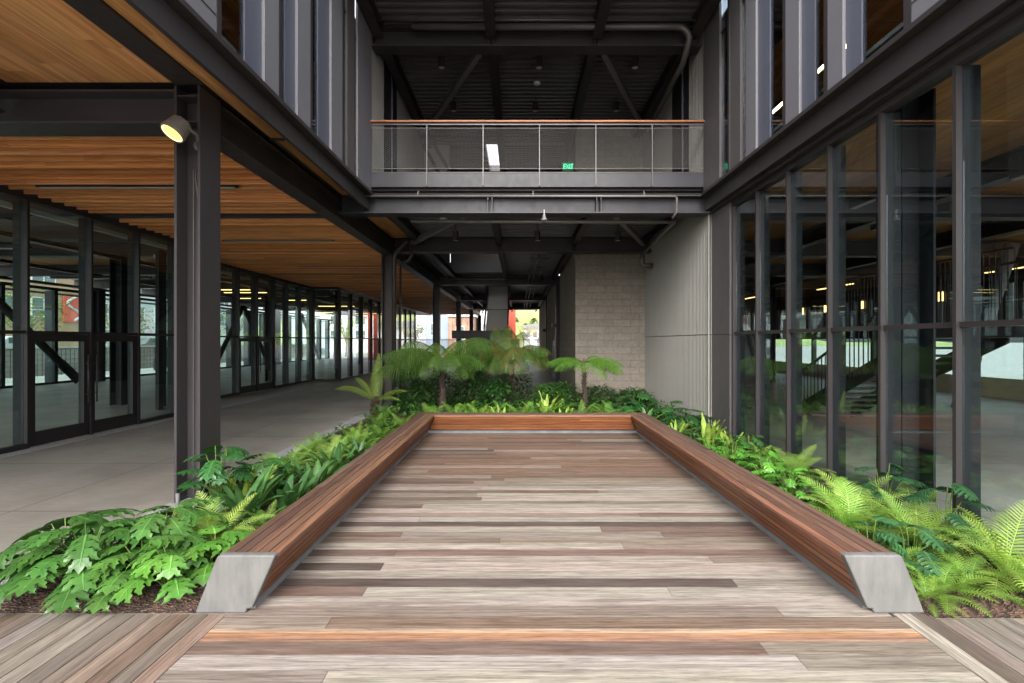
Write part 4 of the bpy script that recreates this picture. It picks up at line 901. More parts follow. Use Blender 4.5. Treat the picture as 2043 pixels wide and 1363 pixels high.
# ------------------------------------------------------------------ right building interior
t = thing('interior_ceiling', 'timber ceiling with dark beams inside the right hall', 'ceiling', (11, 15, 5.5)); mb = MB()
boards_y(mb, 5.0, 18.4, 1.5, 34, 5.56, 0.5, [(0.42, 0.21, 0.07), (0.36, 0.18, 0.06)], seg=(4, 8)); mb.build('timber_boards', 'clt', t)
MB().box(4.68, 18.6, 1.0, 34.4, 5.605, 5.9).build('slab', 'steel', t)
for y in (3.6, 10.6, 15.3, 19.9, 24.5, 29): 
    mb = MB(); ibeam(mb, 'X', y, 5.0, 18.4, 5.0, 5.5, 0.32); mb.build('beam', 'steelg', t)
for x in (8.9, 13.4):
    mb = MB(); ibeam(mb, 'Y', x, 1.5, 34, 5.1, 5.54, 0.3); mb.build('beam', 'steel', t)
hcolumn('interior_column', 5.15, 5.60, 6.1, 6.55, 5.55, 'broad dark column just behind the right glass wall', 'columns inside the right hall', 'fin')
hcolumn('interior_column', 13.4, 13.8, 15.3, 15.7, 5.1, 'dark column deep inside the right hall', 'columns inside the right hall', 'fin')
hcolumn('interior_column', 13.4, 13.8, 24.4, 24.8, 5.1, 'farther dark column deep inside the right hall', 'columns inside the right hall', 'fin')
# outer walls
t = thing('window_wall', 'outer wall of the right hall with low windows and tall slit windows above', 'wall', (18.5, 15, 0))
mb = MB(); mb.box(18.4, 18.6, 2, 34, -0.02, 0.75); mb.build('sill_wall', 'tanr', t)
MB().box(18.4, 18.6, 2, 34, 2.3, 2.75).build('band', 'steelg', t); MB().box(18.4, 18.6, 2, 34, 4.35, 5.6).build('head', 'steel', t)
y = 2.0; i = 0
while y < 34:
    MB().box(18.38, 18.62, y, y + 0.16, 0.751, 2.299).build('mullion', 'fin', t)
    y += 2.4; i += 1
y = 16.0; i = 0; mb = MB()
while y < 34: mb.box(18.36, 18.64, y, y + 0.30, 2.751, 4.349); y += 0.56
mb.build('slats', 'steel', t)
MB().box(18.48, 18.50, 2, 34, 2.75, 4.35).build('pane', 'glassL', t); MB().box(18.48, 18.50, 2, 34, 0.75, 2.3).build('pane', 'glassL', t)
mb = MB(); 
for y in (19.6, 20.7, 21.9, 22.4, 24.1, 26.4, 27.0, 29.2): mb.box(18.30, 18.33, y + 0.02, y + 0.24, 3.9, 4.3)
mb.build('amber_pane', 'warmsoft', t)  # panes emit by themselves, imitating light through amber glass
t = thing('end_wall', 'dark end wall of the right hall', 'wall', (11, 34, 0)); MB().box(4.8, 18.6, 34.0, 34.2, 0, 5.6).build('panel', 'panelm', t)
# switchback stair
t = thing('staircase', 'dark steel staircase with baluster railing inside the right hall', 'staircase', (8.7, 10, 0))
mb = MB(); n = 14
for i in range(n):
    y = 12.7 - 3.9 * i / n; z = 0.17 * (i + 1); mb.box(8.0, 9.4, y - 0.30, y, z - 0.05, z)
mb.build('treads', 'steelg', t)
for x in (7.98, 9.42):
    mb = MB(); vs_ = [(x, 12.9, 0.0), (x, 8.75, 2.12), (x, 8.75, 2.5), (x, 12.9, 0.42)]; vv = vs_ + [(x + 0.03, b_, c_) for (_, b_, c_) in vs_]
    mb.add(vv, [(0, 1, 2, 3), (7, 6, 5, 4), (0, 4, 5, 1), (1, 5, 6, 2), (2, 6, 7, 3), (3, 7, 4, 0)]); mb.build('stringer', 'steel', t)
mb = MB(); mb.box(7.98, 11.2, 4.4, 8.74, 2.22, 2.5); mb.build('landing', 'steelg', t)
mb = MB()
for i in range(28):
    y = 12.8 - 4.05 * i / 28; z = 0.35 + 2.15 * (12.8 - y) / 4.05; mb.box(7.95, 7.97, y, y + 0.02, z - 0.1, z + 0.95)
mb.bar((7.96, 12.85, 1.28), (7.96, 8.75, 3.45), 0.05, 0.05); mb.box(7.94, 7.98, 12.8, 12.84, 0, 1.3); mb.build('railing', 'mulld', t)
mb = MB(); y = 4.4
while y < 8.75: mb.box(7.955, 7.967, y, y + 0.014, 2.5, 3.4); y += 0.13
mb.box(7.94, 7.98, 4.4, 8.75, 3.4, 3.44); mb.build('railing', 'fin', t)
mb = MB(); y = 8.9
for i in range(44):
    yy = 8.8 + i * 0.12; zz = 2.6 + (yy - 8.8) * 0.38; mb.box(9.6, 9.615, yy, yy + 0.015, 2.5, 3.95)
mb.box(9.58, 9.63, 8.8, 14.1, 3.95, 3.99); mb.build('railing', 'mulld', t)
GR = 'perforated brace tubes in the right hall'
for (a, b_, lb) in (((14.4, 14.9, 0.0), (14.4, 13.25, 5.0), 'brace tube with perforated plate at the far right of the glass wall'), ((14.8, 28.0, 0.3), (14.8, 30.5, 5.0), 'brace tube seen low through the first pane of the right glass wall')):
    t = thing('brace_tube', lb, 'brace', a, GR); d_ = (Vector(b_) - Vector(a)).normalized(); MB().tube([Vector(a) + d_ * 1.0, b_], 0.16, 14).build('tube', 'galv', t, smooth=True)
    mb = MB(); mb.bar(a, Vector(a) + d_ * 1.7, 0.46, 0.05)
    mb.build('gusset', 'galv', t); mb = MB()
    for i in range(3):
        for j in range(3):
            P = Vector(a) + d_ * (0.95 + i * 0.2) + Vector((-0.13 + j * 0.13, -0.045, 0)); mb.lathe(P, [(0, 0), (0.035, 0), (0.035, 0.03), (0, 0.03)], 10, (0, -1, 0.2))
    mb.build('bolt_holes', 'steel', t)
GP2 = 'linear pendants in the right hall'
for (x, y0, y1, z, on, lb) in ((7.2, 8.6, 9.8, 5.0, 0, 'unlit linear pendant with pale underside near the top of the third pane'), (8.6, 6.6, 7.9, 4.95, 0, 'unlit linear pendant with pale underside near the top of the rightmost pane'), (8.2, 9.3, 10.5, 4.7, 0, 'unlit linear pendant in the fourth pane'),
        (10.5, 12, 13.2, 4.6, 0, 'unlit linear pendant deep in the right hall'), (12.5, 17.0, 19.0, 4.3, 1, 'glowing linear pendant deep in the right hall'), (11.5, 21.0, 24.0, 4.3, 1, 'farthest glowing linear pendant in the right hall'), (15.4, 13.0, 15.0, 4.4, 1, 'glowing linear pendant at the far right of the hall')):
    t = thing('linear_pendant', lb, 'pendant lamp', (x, y0, z), GP2); MB().box(x - 0.05, x + 0.05, y0, y1, z, z + 0.02).build('tube', 'warmsoft' if on else 'lampw', t)
    MB().box(x - 0.06, x + 0.06, y0 - .02, y1 + .02, z + 0.022, z + 0.14).build('housing', 'steel', t); MB().tube([(x, y0 + .3, z + .14), (x, y0 + .3, 5.5)], 0.006, 5).build('cord', 'steel', t); MB().tube([(x, y1 - .3, z + .14), (x, y1 - .3, 5.5)], 0.006, 5).build('cord', 'steel', t)

# ------------------------------------------------------------------ outside world
# green hill behind
mb = MB(); nx, ny = 60, 24; vs_ = []; fs_ = []
for j in range(ny + 1):
    for i in range(nx + 1):
        x = -320 + 560 * i / nx; y = 190 + 330 * j / ny
        h_ = 62 * math.exp(-((x + 35) / 150) ** 2) * (1 - math.exp(-(j / 10.0) ** 2)) + 3 * math.sin(x * 0.07) * math.sin(y * 0.04) * min(1, j / 4)
        vs_.append((x, y, h_ - 0.5))
for j in range(ny):
    for i in range(nx): a = j * (nx + 1) + i; fs_.append((a, a + 1, a + nx + 2, a + nx + 1))
mb.add(vs_, fs_); struct(mb.build('hill', 'hill', smooth=True))
def block_building(label, cat, x0, x1, y0, y1, z1, wall, faces, wm='winf', roof=None):
    t = thing('building', label, cat, ((x0 + x1) / 2, (y0 + y1) / 2, 0)); MB().box(x0, x1, y0, y1, -0.05, z1).build('wall', wall, t)
    MB().box(x0 - 0.3, x1 + 0.3, y0 - 0.3, y1 + 0.3, z1, z1 + 0.35).build('roof', roof or 'whiter', t)
    for (ax, c, u0, z0, w_, h_) in faces:   # windows: plane axis, coordinate, start, sill, width, height
        f = MB(); gl = MB(); e = 0.09
        def q(m_, a0, a1, b0, b1, t0, t1):
            if ax == 'X+': m_.box(c + t0, c + t1, a0, a1, b0, b1)
            else: m_.box(a0, a1, c - t1, c - t0, b0, b1)
        q(f, u0, u0 + w_, z0, z0 + e, 0, .08); q(f, u0, u0 + w_, z0 + h_ - e, z0 + h_, 0, .08); q(f, u0, u0 + e, z0 + e, z0 + h_ - e, 0, .08); q(f, u0 + w_ - e, u0 + w_, z0 + e, z0 + h_ - e, 0, .08); q(f, u0 + w_ / 2 - .04, u0 + w_ / 2 + .04, z0 + e, z0 + h_ - e, 0, .08); q(f, u0+e, u0 + w_-e, z0 + h_*.35, z0 + h_*.35+.06, 0.08, .1)
        q(gl, u0 + e, u0 + w_ - e, z0 + e, z0 + h_ - e, 0.01, .04)
        fo = f.build('window', wm, t); gl.build('window_pane', 'wing', fo)
    return t
W1 = [('X+', -48, y, z, 2.4, 2.0) for y in (22, 27, 32, 37, 41.2, 44.8, 52, 56, 60, 64, 68, 73) for z in (4.6, 8.0)]
block_building('beige street building with white windows, seen through the left glass', 'building', -60, -48, 14, 50.5, 11, 'beige', [w_ for w_ in W1 if w_[2] < 46])
block_building('white street building with white-framed windows beyond the left hall', 'building', -60, -48, 51.2, 80, 12, 'whiter', [w_ for w_ in W1 if w_[2] > 51])
block_building('light panelled building with a white band, far left of the corridor', 'building', -46, -16.5, 92, 104, 9, 'whiter', [('Y', 92, x, z, 2.2, 1.8) for x in (-43, -38, -33, -28, -23) for z in (2.6, 5.6)])
block_building('tan building with white window left of the blue facade', 'building', -23.6, -19.5, 78, 84, 7.6, 'beige', [('Y', 78, -22.8, 1.6, 1.8, 4.0)])
block_building('blue-grey facade beside the third steel column', 'building', -16.3, -12.2, 80, 88, 7.6, 'bluer', [('Y', 80, -15.5, 3.2, 1.2, 2.2)])
block_building('rust-brown patterned facade with white window left of the far stair', 'building', -12.0, -7.6, 78, 86, 6.4, 'rust', [('Y', 78, -10.7, 1.2, 1.5, 3.6)])
block_building('pale panelled building behind the far stair', 'building', -7.2, -2.0, 82, 90, 8.0, 'whiter', [('Y', 82, -6.4, 3.4, 1.4, 2.0)])
t = thing('red_wall', 'bright red wall standing behind the far stair at the corridor end', 'wall', (-0.6, 56, 0)); MB().box(-1.9, -0.32, 56, 56.4, 0, 6.4).build('panel', 'redp', t)
t = thing('building', 'low white building with a curved roof below the green hill', 'building', (5, 150, 0)); mb = MB(); mb.box(2.0, 32, 150, 165, 0, 6.2); mb.build('wall', 'whiter', t)
mb = MB(); pr_ = [(1 + i * 2, 7.4 + 1.6 * math.sin(i / 16 * math.pi)) for i in range(17)]; n = len(pr_)
vv = [(x, 149, z) for x, z in pr_] + [(x, 166, z) for x, z in pr_] + [(x, 149, 6.4) for x, z in pr_] + [(x, 166, 6.4) for x, z in pr_]
mb.add(vv, [(i, i + 1, n + i + 1, n + i) for i in range(n - 1)] + [(i, 2 * n + i, 2 * n + i + 1, i + 1) for i in range(n - 1)]); mb.build('roof', 'galv', t)
for i in range(8): MB().box(2.6 + i * 2.2, 4.0 + i * 2.2, 149.86, 149.95, 3.6, 5.2).build('window', 'wing', t)
# street wall, fence and banner
t = thing('retaining_wall', 'grey concrete retaining wall along the street beyond the left hall', 'wall', (-31, 30, 0)); MB().box(-31.3, -31, 8, 70, -0.05, 1.7).build('wall_face', 'floor', t); MB().box(-31.35, -30.95, 8, 70, 1.7, 1.8).build('coping', 'lampw', t)
t = thing('fence', 'thin wire grid fence in front of the retaining wall', 'fence', (-28, 30, 0)); mb = MB()
y = 8.0
while y < 60: mb.box(-28.01, -27.99, y, y + 0.02, 0.1, 1.7); y += 0.28
for z in (0.15, 0.45, 0.75, 1.05, 1.35, 1.68): mb.box(-28.015, -27.985, 8, 60, z, z + 0.02)
mb.build('wire_grid', 'fin', t)
for i in range(18): MB().box(-28.04, -27.96, 8 + i * 3, 8.06 + i * 3, -0.05, 1.75).build('post', 'steelg', t)
t = thing('banner', 'red banner with a white curling ornament on the beige building', 'banner', (-47.9, 43, 5)); MB().box(-47.95, -47.85, 47.9, 50.1, 4.2, 7.2).build('cloth', 'redp', t)
MB().tube([(-47.8, 48.2 + 1.6 * (0.5 + 0.45 * math.sin(i * 0.45)), 4.4 + i * 0.175) for i in range(16)], 0.13, 8).build('ornament', 'whiter', t)
t = thing('fence', 'black picket fence across the far end of the corridor', 'fence', (-4, 50, 0)); mb = MB(); x = -16.0
while x < 6: mb.box(x, x + 0.035, 50, 50.035, 0.08, 2.45); x += 0.13
mb.build('pickets', 'steel', t); MB().box(-16, 6, 50.036, 50.07, 2.3, 2.36).build('rail', 'steel', t); MB().box(-16, 6, 50.036, 50.07, 0.2, 0.26).build('rail', 'steel', t)
t = thing('parked_truck', 'blue and white vehicle parked behind the picket fence', 'vehicle', (-2, 57, 0)); MB().box(-3.9, 0.2, 57.5, 59.5, 0.7, 2.5).build('body', 'bluer', t, bevel=0.15)
MB().box(-3.6, 0.0, 57.44, 57.495, 1.75, 2.3).build('window', 'wing', t)
for x in (-3.1, -0.6): MB().lathe((x, 57.4, 0.4), [(0, 0), (0.4, 0), (0.42, 0.12), (0.4, 0.25), (0, 0.25)], 20, (0, 1, 0)).build('wheel', 'steel', t)
def car(x, y, label, m):
    t = thing('parked_car', label, 'car', (x, y, 0), 'cars on the street')
    prof = [(-2.1, .35), (-2.1, .75), (-1.5, .9), (-1.0, 1.38), (0.7, 1.42), (1.35, .95), (2.05, .85), (2.1, .35)]; n = len(prof)
    vv = [(x - .85, y + a, b + 1.1) for a, b in prof] + [(x + .85, y + a, b + 1.1) for a, b in prof]
    MB().add; mb = MB(); mb.add(vv, [tuple(range(n)), tuple(range(2 * n - 1, n - 1, -1))] + [(i, n + i, n + (i + 1) % n, (i + 1) % n) for i in range(n)]); mb.build('body', m, t, bevel=0.06)
    MB().box(x + .851, x + .87, y - 1.0, y + .8, 2.05, 2.4).build('window', 'wing', t)
    for a in (-1.35, 1.3): MB().lathe((x + .7, y + a, 1.42), [(0, 0), (.32, 0), (.34, .1), (.32, .2), (0, .2)], 18, (1, 0, 0)).build('wheel', 'steel', t)
    return t
t = thing('raised_street', 'raised paving behind the retaining wall', 'paving', (-40, 30, 0)); MB().box(-47.9, -31.4, 8, 75, -0.05, 1.1).build('slab', 'asphalt', t)
car(-34, 30.6, 'white car parked behind the retaining wall at far left', 'whiter'); car(-34, 42, 'grey car parked behind the retaining wall', 'galv')
# ------------------------------------------------------------------ plants
LIME = (0.26, 0.42, 0.10); LIME2 = (0.17, 0.30, 0.06); GRN = (0.055, 0.15, 0.03); MID = (0.085, 0.20, 0.03); DEEP = (0.022, 0.065, 0.02); TF = (0.062, 0.13, 0.026)
def frame(d, up=Vector((0, 0, 1))):
    s_ = d.cross(up)
    if s_.length < 1e-3: s_ = Vector((1, 0, 0))
    s_.normalize(); return s_, s_.cross(d).normalized()
def path(base, az, el, ln, curl, n, side=0.0):
    """points + directions of a curving midrib; curl = total bend downwards (radians)"""
    p = Vector(base); out = []
    for i in range(n + 1):
        t = i / n; e = el - curl * t ** 1.2; a = az + side * t
        d = Vector((math.cos(a) * math.cos(e), math.sin(a) * math.cos(e), math.sin(e))); out.append((p.copy(), d)); p = p + d * ln / n
    return out
def frond(mb, base, az, el, ln, wd, n, curl, tint, side=0.0, pw=0.55, up=0.25, fwd=0.35, bare=0.12):
    pts = path(base, az, el, ln, curl, n, side); step = ln / n
    rt = tuple(min(1, c * 1.25 + 0.03) for c in tint)
    for i in range(n):
        (p, d), (q, d2) = pts[i], pts[i + 1]; s_, u_ = frame(d); r = 0.0045 * (1 - i / n) + 0.0012
        mb.add([tuple(p + s_ * r), tuple(p - s_ * r), tuple(q - s_ * r), tuple(q + s_ * r)], [(0, 1, 2, 3)], rt)
        t = (i + 0.5) / n
        if t < bare: continue
        tt = (t - bare) / (1 - bare); prof = (math.sin(math.pi * min(1, tt ** 0.75 * 0.93 + 0.05)) ** 0.75) 
        L_ = wd * prof * rnd.uniform(0.9, 1.08)
        if L_ < 0.006: continue
        hw = step * pw * 0.5
        for sg in (1, -1):
            o = (s_ * sg + d * (fwd + 0.5 * tt) + u_ * up).normalized(); tip_dr = Vector((0, 0, -0.22 * L_))
            pn = p + d * rnd.uniform(-.1, .1) * step
            m = pn + o * L_ * 0.55 + tip_dr * 0.15; e = pn + o * L_ + tip_dr + d * L_ * 0.12
            w_ = d * hw; c = vary(tint, 0.10, 0.05)
            mb.add([tuple(pn - w_), tuple(pn + w_), tuple(m + w_ * 0.85), tuple(m - w_ * 0.85), tuple(e)], [(0, 1, 2, 3), (3, 2, 4)], c)
def fern(mb, nf, ln, wd, n, tint, el=(0.5, 1.35), curl=(0.7, 1.5), **kw):
    for i in range(nf):
        k = i / nf; az = i * 2.399 + rnd.uniform(-.2, .2); e = el[1] - (el[1] - el[0]) * k ** 0.8 + rnd.uniform(-.1, .1)
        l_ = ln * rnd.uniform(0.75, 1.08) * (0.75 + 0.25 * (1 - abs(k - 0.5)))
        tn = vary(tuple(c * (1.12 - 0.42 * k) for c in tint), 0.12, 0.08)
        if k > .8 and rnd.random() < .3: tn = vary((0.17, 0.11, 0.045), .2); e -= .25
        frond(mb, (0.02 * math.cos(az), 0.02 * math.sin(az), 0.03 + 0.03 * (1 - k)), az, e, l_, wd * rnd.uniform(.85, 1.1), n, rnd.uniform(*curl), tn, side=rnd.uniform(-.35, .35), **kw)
    return mb
def lobed_leaf(mb, base, az, el, ln, wd, curl, tint, lobes=5, deep=0.42, teeth=True):
    """deeply cut leaf on a curved midrib: u along, v across; fan per lobe"""
    n = 12; pts = path(base, az, el, ln, curl, n, rnd.uniform(-.3, .3))
    def P(u, v):
        u = max(0, min(1, u)); f = u * n; i = min(n - 1, int(f)); k = f - i
        p = pts[i][0].lerp(pts[i + 1][0], k); d = pts[i][1].lerp(pts[i + 1][1], k).normalized(); s_, u_ = frame(d)
        av = abs(v); return p + s_ * v + u_ * (0.22 * av - 0.52 * av * av / max(wd, .01))
    for sg in (1, -1):
        for j in range(lobes):
            a = j / lobes * 0.94 + 0.02; b = (j + 1) / lobes * 0.94 + 0.02; mid = (a + b) / 2
            W = wd * math.sin(math.pi * (0.16 + 0.72 * mid) ** 0.95) ** 0.8 * rnd.uniform(.88, 1.1); sh = 0.55 * (b - a) + 0.10
            sin_a = W * (1 - deep) * (0.5 if j == 0 else 0.9); sin_b = W * (1 - deep) * 0.9
            dl = (b - a)
            ol = [(a, 0.0), (a + 0.01, sin_a), (a + dl * 0.12 + sh * .35, W * 0.62), (a + dl * .02 + sh * .5, W * 0.80), (a + dl * .35 + sh * .62, W * 0.82), (mid + sh * .82, W * 1.0), (b + sh * .42, W * 0.86), (b + sh * .30, W * 0.72), (b + sh * .30, W * 0.60), (b + sh * .08, W * .5), (b, sin_b), (b, 0.0)]
            if not teeth: ol = [ol[0], ol[1], ol[2], ol[5], ol[7], ol[10], ol[11]]
            c = vary(tint, 0.10, 0.05)
            ctr = P(mid + sh * .18, sg * W * 0.34) - Vector((0, 0, 0.006)); vs_ = [tuple(ctr)] + [tuple(P(u, sg * v)) for u, v in ol]
            m_ = len(ol); mb.add(vs_, [(0, i + 1, i + 2) if sg > 0 else (0, i + 2, i + 1) for i in range(m_ - 1)] + [(0, m_, 1) if sg > 0 else (0, 1, m_)], c)
            A_, B_, T_ = P(a + dl * .15, 0), P(mid + sh * .3, sg * W * .5), P(mid + sh * .7, sg * W * .86); zz = Vector((0, 0, .005)); wv = Vector((.0016, .0016, 0)); vc = tuple(min(1, x * 1.35 + .01) for x in tint)
            mb.add([tuple(A_ + zz - wv), tuple(A_ + zz + wv), tuple(B_ + zz + wv), tuple(B_ + zz - wv), tuple(T_ + zz)], [(0, 1, 2, 3), (3, 2, 4)], vc)
    # tip
    t0 = 0.95; W = wd * 0.26
    mb.add([tuple(P(t0 - .05, 0)), tuple(P(t0 - .04, W)), tuple(P(t0 + .02, W * .7)), tuple(pts[-1][0] + pts[-1][1] * ln * 0.07), tuple(P(t0 + .02, -W * .7)), tuple(P(t0 - .04, -W))], [(0, 1, 2), (0, 2, 3), (0, 3, 4), (0, 4, 5)], vary(tint))
    vt = tuple(min(1, c * 1.7 + 0.03) for c in tint)
    for i in range(n - 1):
        (p, d), (q, d2) = pts[i], pts[i + 1]; s_, u_ = frame(d); r = 0.006 * (1 - i / n) + 0.001; z = u_ * 0.004
        mb.add([tuple(p + s_ * r + z), tuple(p - s_ * r + z), tuple(q - s_ * r + z), tuple(q + s_ * r + z)], [(0, 1, 2, 3)], vt)
def lobed_plant(nm, label, cat, loc, nl, h, ln, wd, tint, spread=0.5, group=None, lobes=5, el=(-0.1, 0.7), azs=None, deep=.42):
    t = thing(nm, label, cat, (loc[0], loc[1], 0.0), group); lf = MB(); st = MB()
    for i in range(nl):
        k = i / max(1, nl - 1); az = (azs[i % len(azs)] + rnd.uniform(-.2, .2)) if azs else i * 2.399 + rnd.uniform(-.3, .3)
        hh = h * (1.0 - 0.62 * k) * rnd.uniform(.85, 1.1); rr = spread * (0.25 + 0.75 * k) * rnd.uniform(.7, 1.1)
        b0 = Vector((loc[0] + 0.04 * math.cos(az), loc[1] + 0.04 * math.sin(az), 0.02)); b1 = Vector((loc[0] + rr * math.cos(az), loc[1] + rr * math.sin(az), hh))
        bm_ = b0.lerp(b1, 0.5) + Vector((0, 0, hh * 0.22)); bm_.x -= (b1.x - b0.x) * .12; bm_.y -= (b1.y - b0.y) * .12
        st.tube([b0, b0.lerp(bm_, .55) + Vector((0, 0, .02)), bm_, b1], 0.008, 6, (0.12, 0.20, 0.045), False, 0.0045)
        lobed_leaf(lf, b1, az, rnd.uniform(*el) * (1 - .5 * k), ln * rnd.uniform(.75, 1.1), wd * rnd.uniform(.85, 1.1), rnd.uniform(.5, 1.1), vary(tuple(c * (1.15 - .35 * k) for c in tint), .15), lobes, deep)
    lf.build('foliage', 'leaf', t, smooth=True); st.build('stems', 'leaf', t, smooth=True); return t
def strap(mb, base, az, el, ln, wd, curl, tint, wav=0.0, n=9, point=1.0):
    pts = path(base, az, el, ln, curl, n, rnd.uniform(-.3, .3)); vs_ = []; ph = rnd.uniform(0, 6)
    for i, (p, d) in enumerate(pts):
        t = i / n; w_ = wd * (math.sin(math.pi * min(1, (t * .93 + .035)) ** (0.8 if point else 0.6)) ** .8) + 0.003
        if i == n: w_ = 0.002
        s_, u_ = frame(d); f = wav * math.sin(i * 2.3 + ph) * wd
        vs_ += [tuple(p + s_ * w_ + u_ * (w_ * .35 + f)), tuple(p), tuple(p - s_ * w_ + u_ * (w_ * .35 - f))]
    fs_ = []
    for i in range(n): a = i * 3; fs_ += [(a, a + 1, a + 4, a + 3), (a + 1, a + 2, a + 5, a + 4)]
    o = mb.add(vs_, fs_, tint)
    rib = tuple(min(1, c * 1.35 + .015) for c in tint)
    for i in range(n + 1): mb.t[o + i * 3 + 1] = rib
def small_leaf(mb, p, az, el, ln, wd, tint):
    d = Vector((math.cos(az) * math.cos(el), math.sin(az) * math.cos(el), math.sin(el))); s_, u_ = frame(d); p = Vector(p)
    mb.add([tuple(p), tuple(p + d * ln * .45 + s_ * wd * .5 + u_ * wd * .15), tuple(p + d * ln - u_ * ln * .12), tuple(p + d * ln * .45 - s_ * wd * .5 + u_ * wd * .15), tuple(p + d * ln * .5)], [(0, 4, 1), (1, 4, 2), (0, 3, 4), (4, 3, 2)], tint)

def reuse(cache, key, make, name, label, cat, loc, rz, s, group, m, zs=1.0):
    """first plant of a kind is modelled, the others are copies that share its mesh"""
    if key not in cache:
        ob = make().build(name, m, None, (0, 0, 0)); cache[key] = ob
    else:
        ob = cache[key].copy(); COL.objects.link(ob)
    ob.location = loc; ob.rotation_euler = (rnd.uniform(-.06, .06), rnd.uniform(-.06, .06), rz); ob.scale = (s, s, s * zs)
    for kx in ('label', 'category', 'group'):
        if kx in ob: del ob[kx]
    tag(ob, label, cat, group); return ob
CF = {}
def mk_lime(v): return lambda: fern(MB(), 22 + v, 0.82, 0.18, 25, LIME, (0.30, 1.30), (0.7, 1.4), pw=.46)
def mk_mid(v): return lambda: fern(MB(), 20 + v, 0.72, 0.14, 22, LIME2, (0.35, 1.35), (0.8, 1.5), pw=.55)
def mk_dark(v): return lambda: fern(MB(), 20, 0.70, 0.12, 22, MID, (0.3, 1.3), (0.8, 1.5), pw=.8)
def F(kind, x, y, s, label, v=0, rz=None, zs=1.0, group='ferns in the planting bed'):
    mk = {'lime': mk_lime, 'mid': mk_mid, 'dark': mk_dark}[kind](v); zs *= {'lime': 1.15, 'mid': 1.1, 'dark': 1.1}[kind]
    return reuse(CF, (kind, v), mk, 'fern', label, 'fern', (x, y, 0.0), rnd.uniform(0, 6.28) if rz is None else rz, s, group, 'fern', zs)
# right bed, from the near end backwards
F('lime', 4.38, 4.10, 0.92, 'large lime green fern at the right edge of the photo', 0, 0.5)
F('lime', 4.06, 4.62, 0.90, 'large lime green fern below the second mullion from the right, before the rightmost fern', 1, 2.2)
F('lime', 3.62, 4.98, 0.98, 'biggest lime green fern, spreading over the middle of the right bench', 2, 1.1)
F('lime', 4.28, 7.05, 0.80, 'lime green fern standing alone against the right glass wall, behind the broad-leaved shrubs', 1, 4.0)
F('mid', 3.60, 3.86, 0.72, 'low bright fern spilling onto the deck beside the right concrete bench end', 0, 0.3, 0.62)
F('mid', 3.92, 3.95, 0.70, 'drooping green fern right of the one beside the right concrete bench end', 1, 1.9, 0.7)
F('mid', 3.38, 4.75, 0.55, 'small green fern tucked under the biggest lime fern by the right bench', 0, 5.1, 0.7)
F('dark', 4.0, 5.6, 0.7, 'dark green fern between the right glass wall and the biggest lime fern', 0, 2.2)
F('dark', 4.45, 6.2, 0.6, 'small dark fern against the right glass wall behind the biggest lime fern', 0, 3.2)
F('mid', 3.62, 10.1, 0.72, 'bright green fern behind the far end of the right bench', 1, 1.0)
F('mid', 4.05, 9.4, 0.60, 'small bright fern in front of the grey metal pier', 0, 2.0)
F('mid', 3.2, 11.15, 0.70, 'green fern at the far right corner of the bench', 1, 3.0)
F('mid', 3.42, 4.18, 0.66, 'green fern squeezed between the bench and the nearest low ferns on the right', 0, 4.0, .8)
F('mid', 4.3, 3.80, 0.72, 'low green fern at the front edge of the right bed, far right', 1, 5.0, .7)
F('lime', 3.95, 5.35, 0.85, 'lime green fern right behind the biggest one in the right bed', 0, 3.5)
F('lime', 4.35, 5.05, 0.8, 'lime green fern against the glass below the third mullion from the right', 1, 0.2)
F('mid', 3.35, 5.35, 0.6, 'bright green fern pressed to the right bench behind the biggest lime fern', 1, 2.0, .8)
F('mid', 4.2, 7.9, 0.7, 'green fern at the glass wall behind the lone lime fern', 0, 2.0)
F('mid', 3.95, 8.3, .6, 'green fern between the broad-leaved shrubs and the yellow birds-nest fern', 1, 2.8)
F('mid', 3.36, 3.74, 0.42, 'smallest low fern on the mulch touching the right concrete bench end', 1, 1.1, .8)
# left bed
F('mid', -2.84, 5.1, .55, 'small green fern against the left bench, just behind the concrete end', 1, 0.4)
F('mid', -3.7, 6.7, .6, 'green fern at the gravel edge, left of the middle lime ferns', 0, 0.9)
F('lime', -3.2, 8.1, .7, 'lime green fern in the farther half of the left bed', 1, 1.4)
F('mid', -3.4, 9.3, .7, 'green fern in the middle of the left bed before the young tree fern', 1, 1.9)
F('mid', -2.85, 6.9, .6, 'green fern against the left bench between the blade-leaf clumps', 0, 1.2)
F('mid', -3.95, 7.3, .62, 'green fern at the gravel edge beside the middle lime ferns', 1, 3.2)
F('mid', -3.95, 9.0, .65, 'green fern at the gravel edge farther back, before the young tree fern', 0, 2.1)
F('mid', -2.8, 8.4, .6, 'small green fern against the left bench in its farther half', 1, 4.1)
F('lime', -3.08, 4.60, 0.78, 'lime green fern right behind the left concrete bench end', 0, 2.6)
F('lime', -3.45, 4.95, 0.60, 'smaller lime fern between the lobed leaves and the near column', 1, 0.9)
F('lime', -3.55, 6.95, 0.82, 'lime green fern in the middle of the left bed, nearest the walkway', 2, 3.0)
F('lime', -3.15, 7.45, 0.80, 'lime green fern beside the left bench just behind the middle lime fern', 0, 5.0)
F('mid', -3.75, 8.2, 0.72, 'green fern at the walkway edge behind the two middle lime ferns', 0, 1.0)
F('mid', -3.05, 8.75, 0.78, 'green fern beside the left bench, third from the far corner', 1, 2.0)
F('mid', -2.85, 9.6, 0.78, 'green fern beside the left bench, second from the far corner', 0, 4.2)
F('mid', -3.5, 9.9, 0.70, 'green fern at the walkway edge before the small yellow tree fern', 1, 0.3)
F('mid', -3.35, 10.9, 0.85, 'bright green fern at the foot of the small yellow tree fern', 0, 3.3)
F('mid', -2.75, 10.75, 0.80, 'bright green fern at the far left corner of the bench', 1, 5.7)
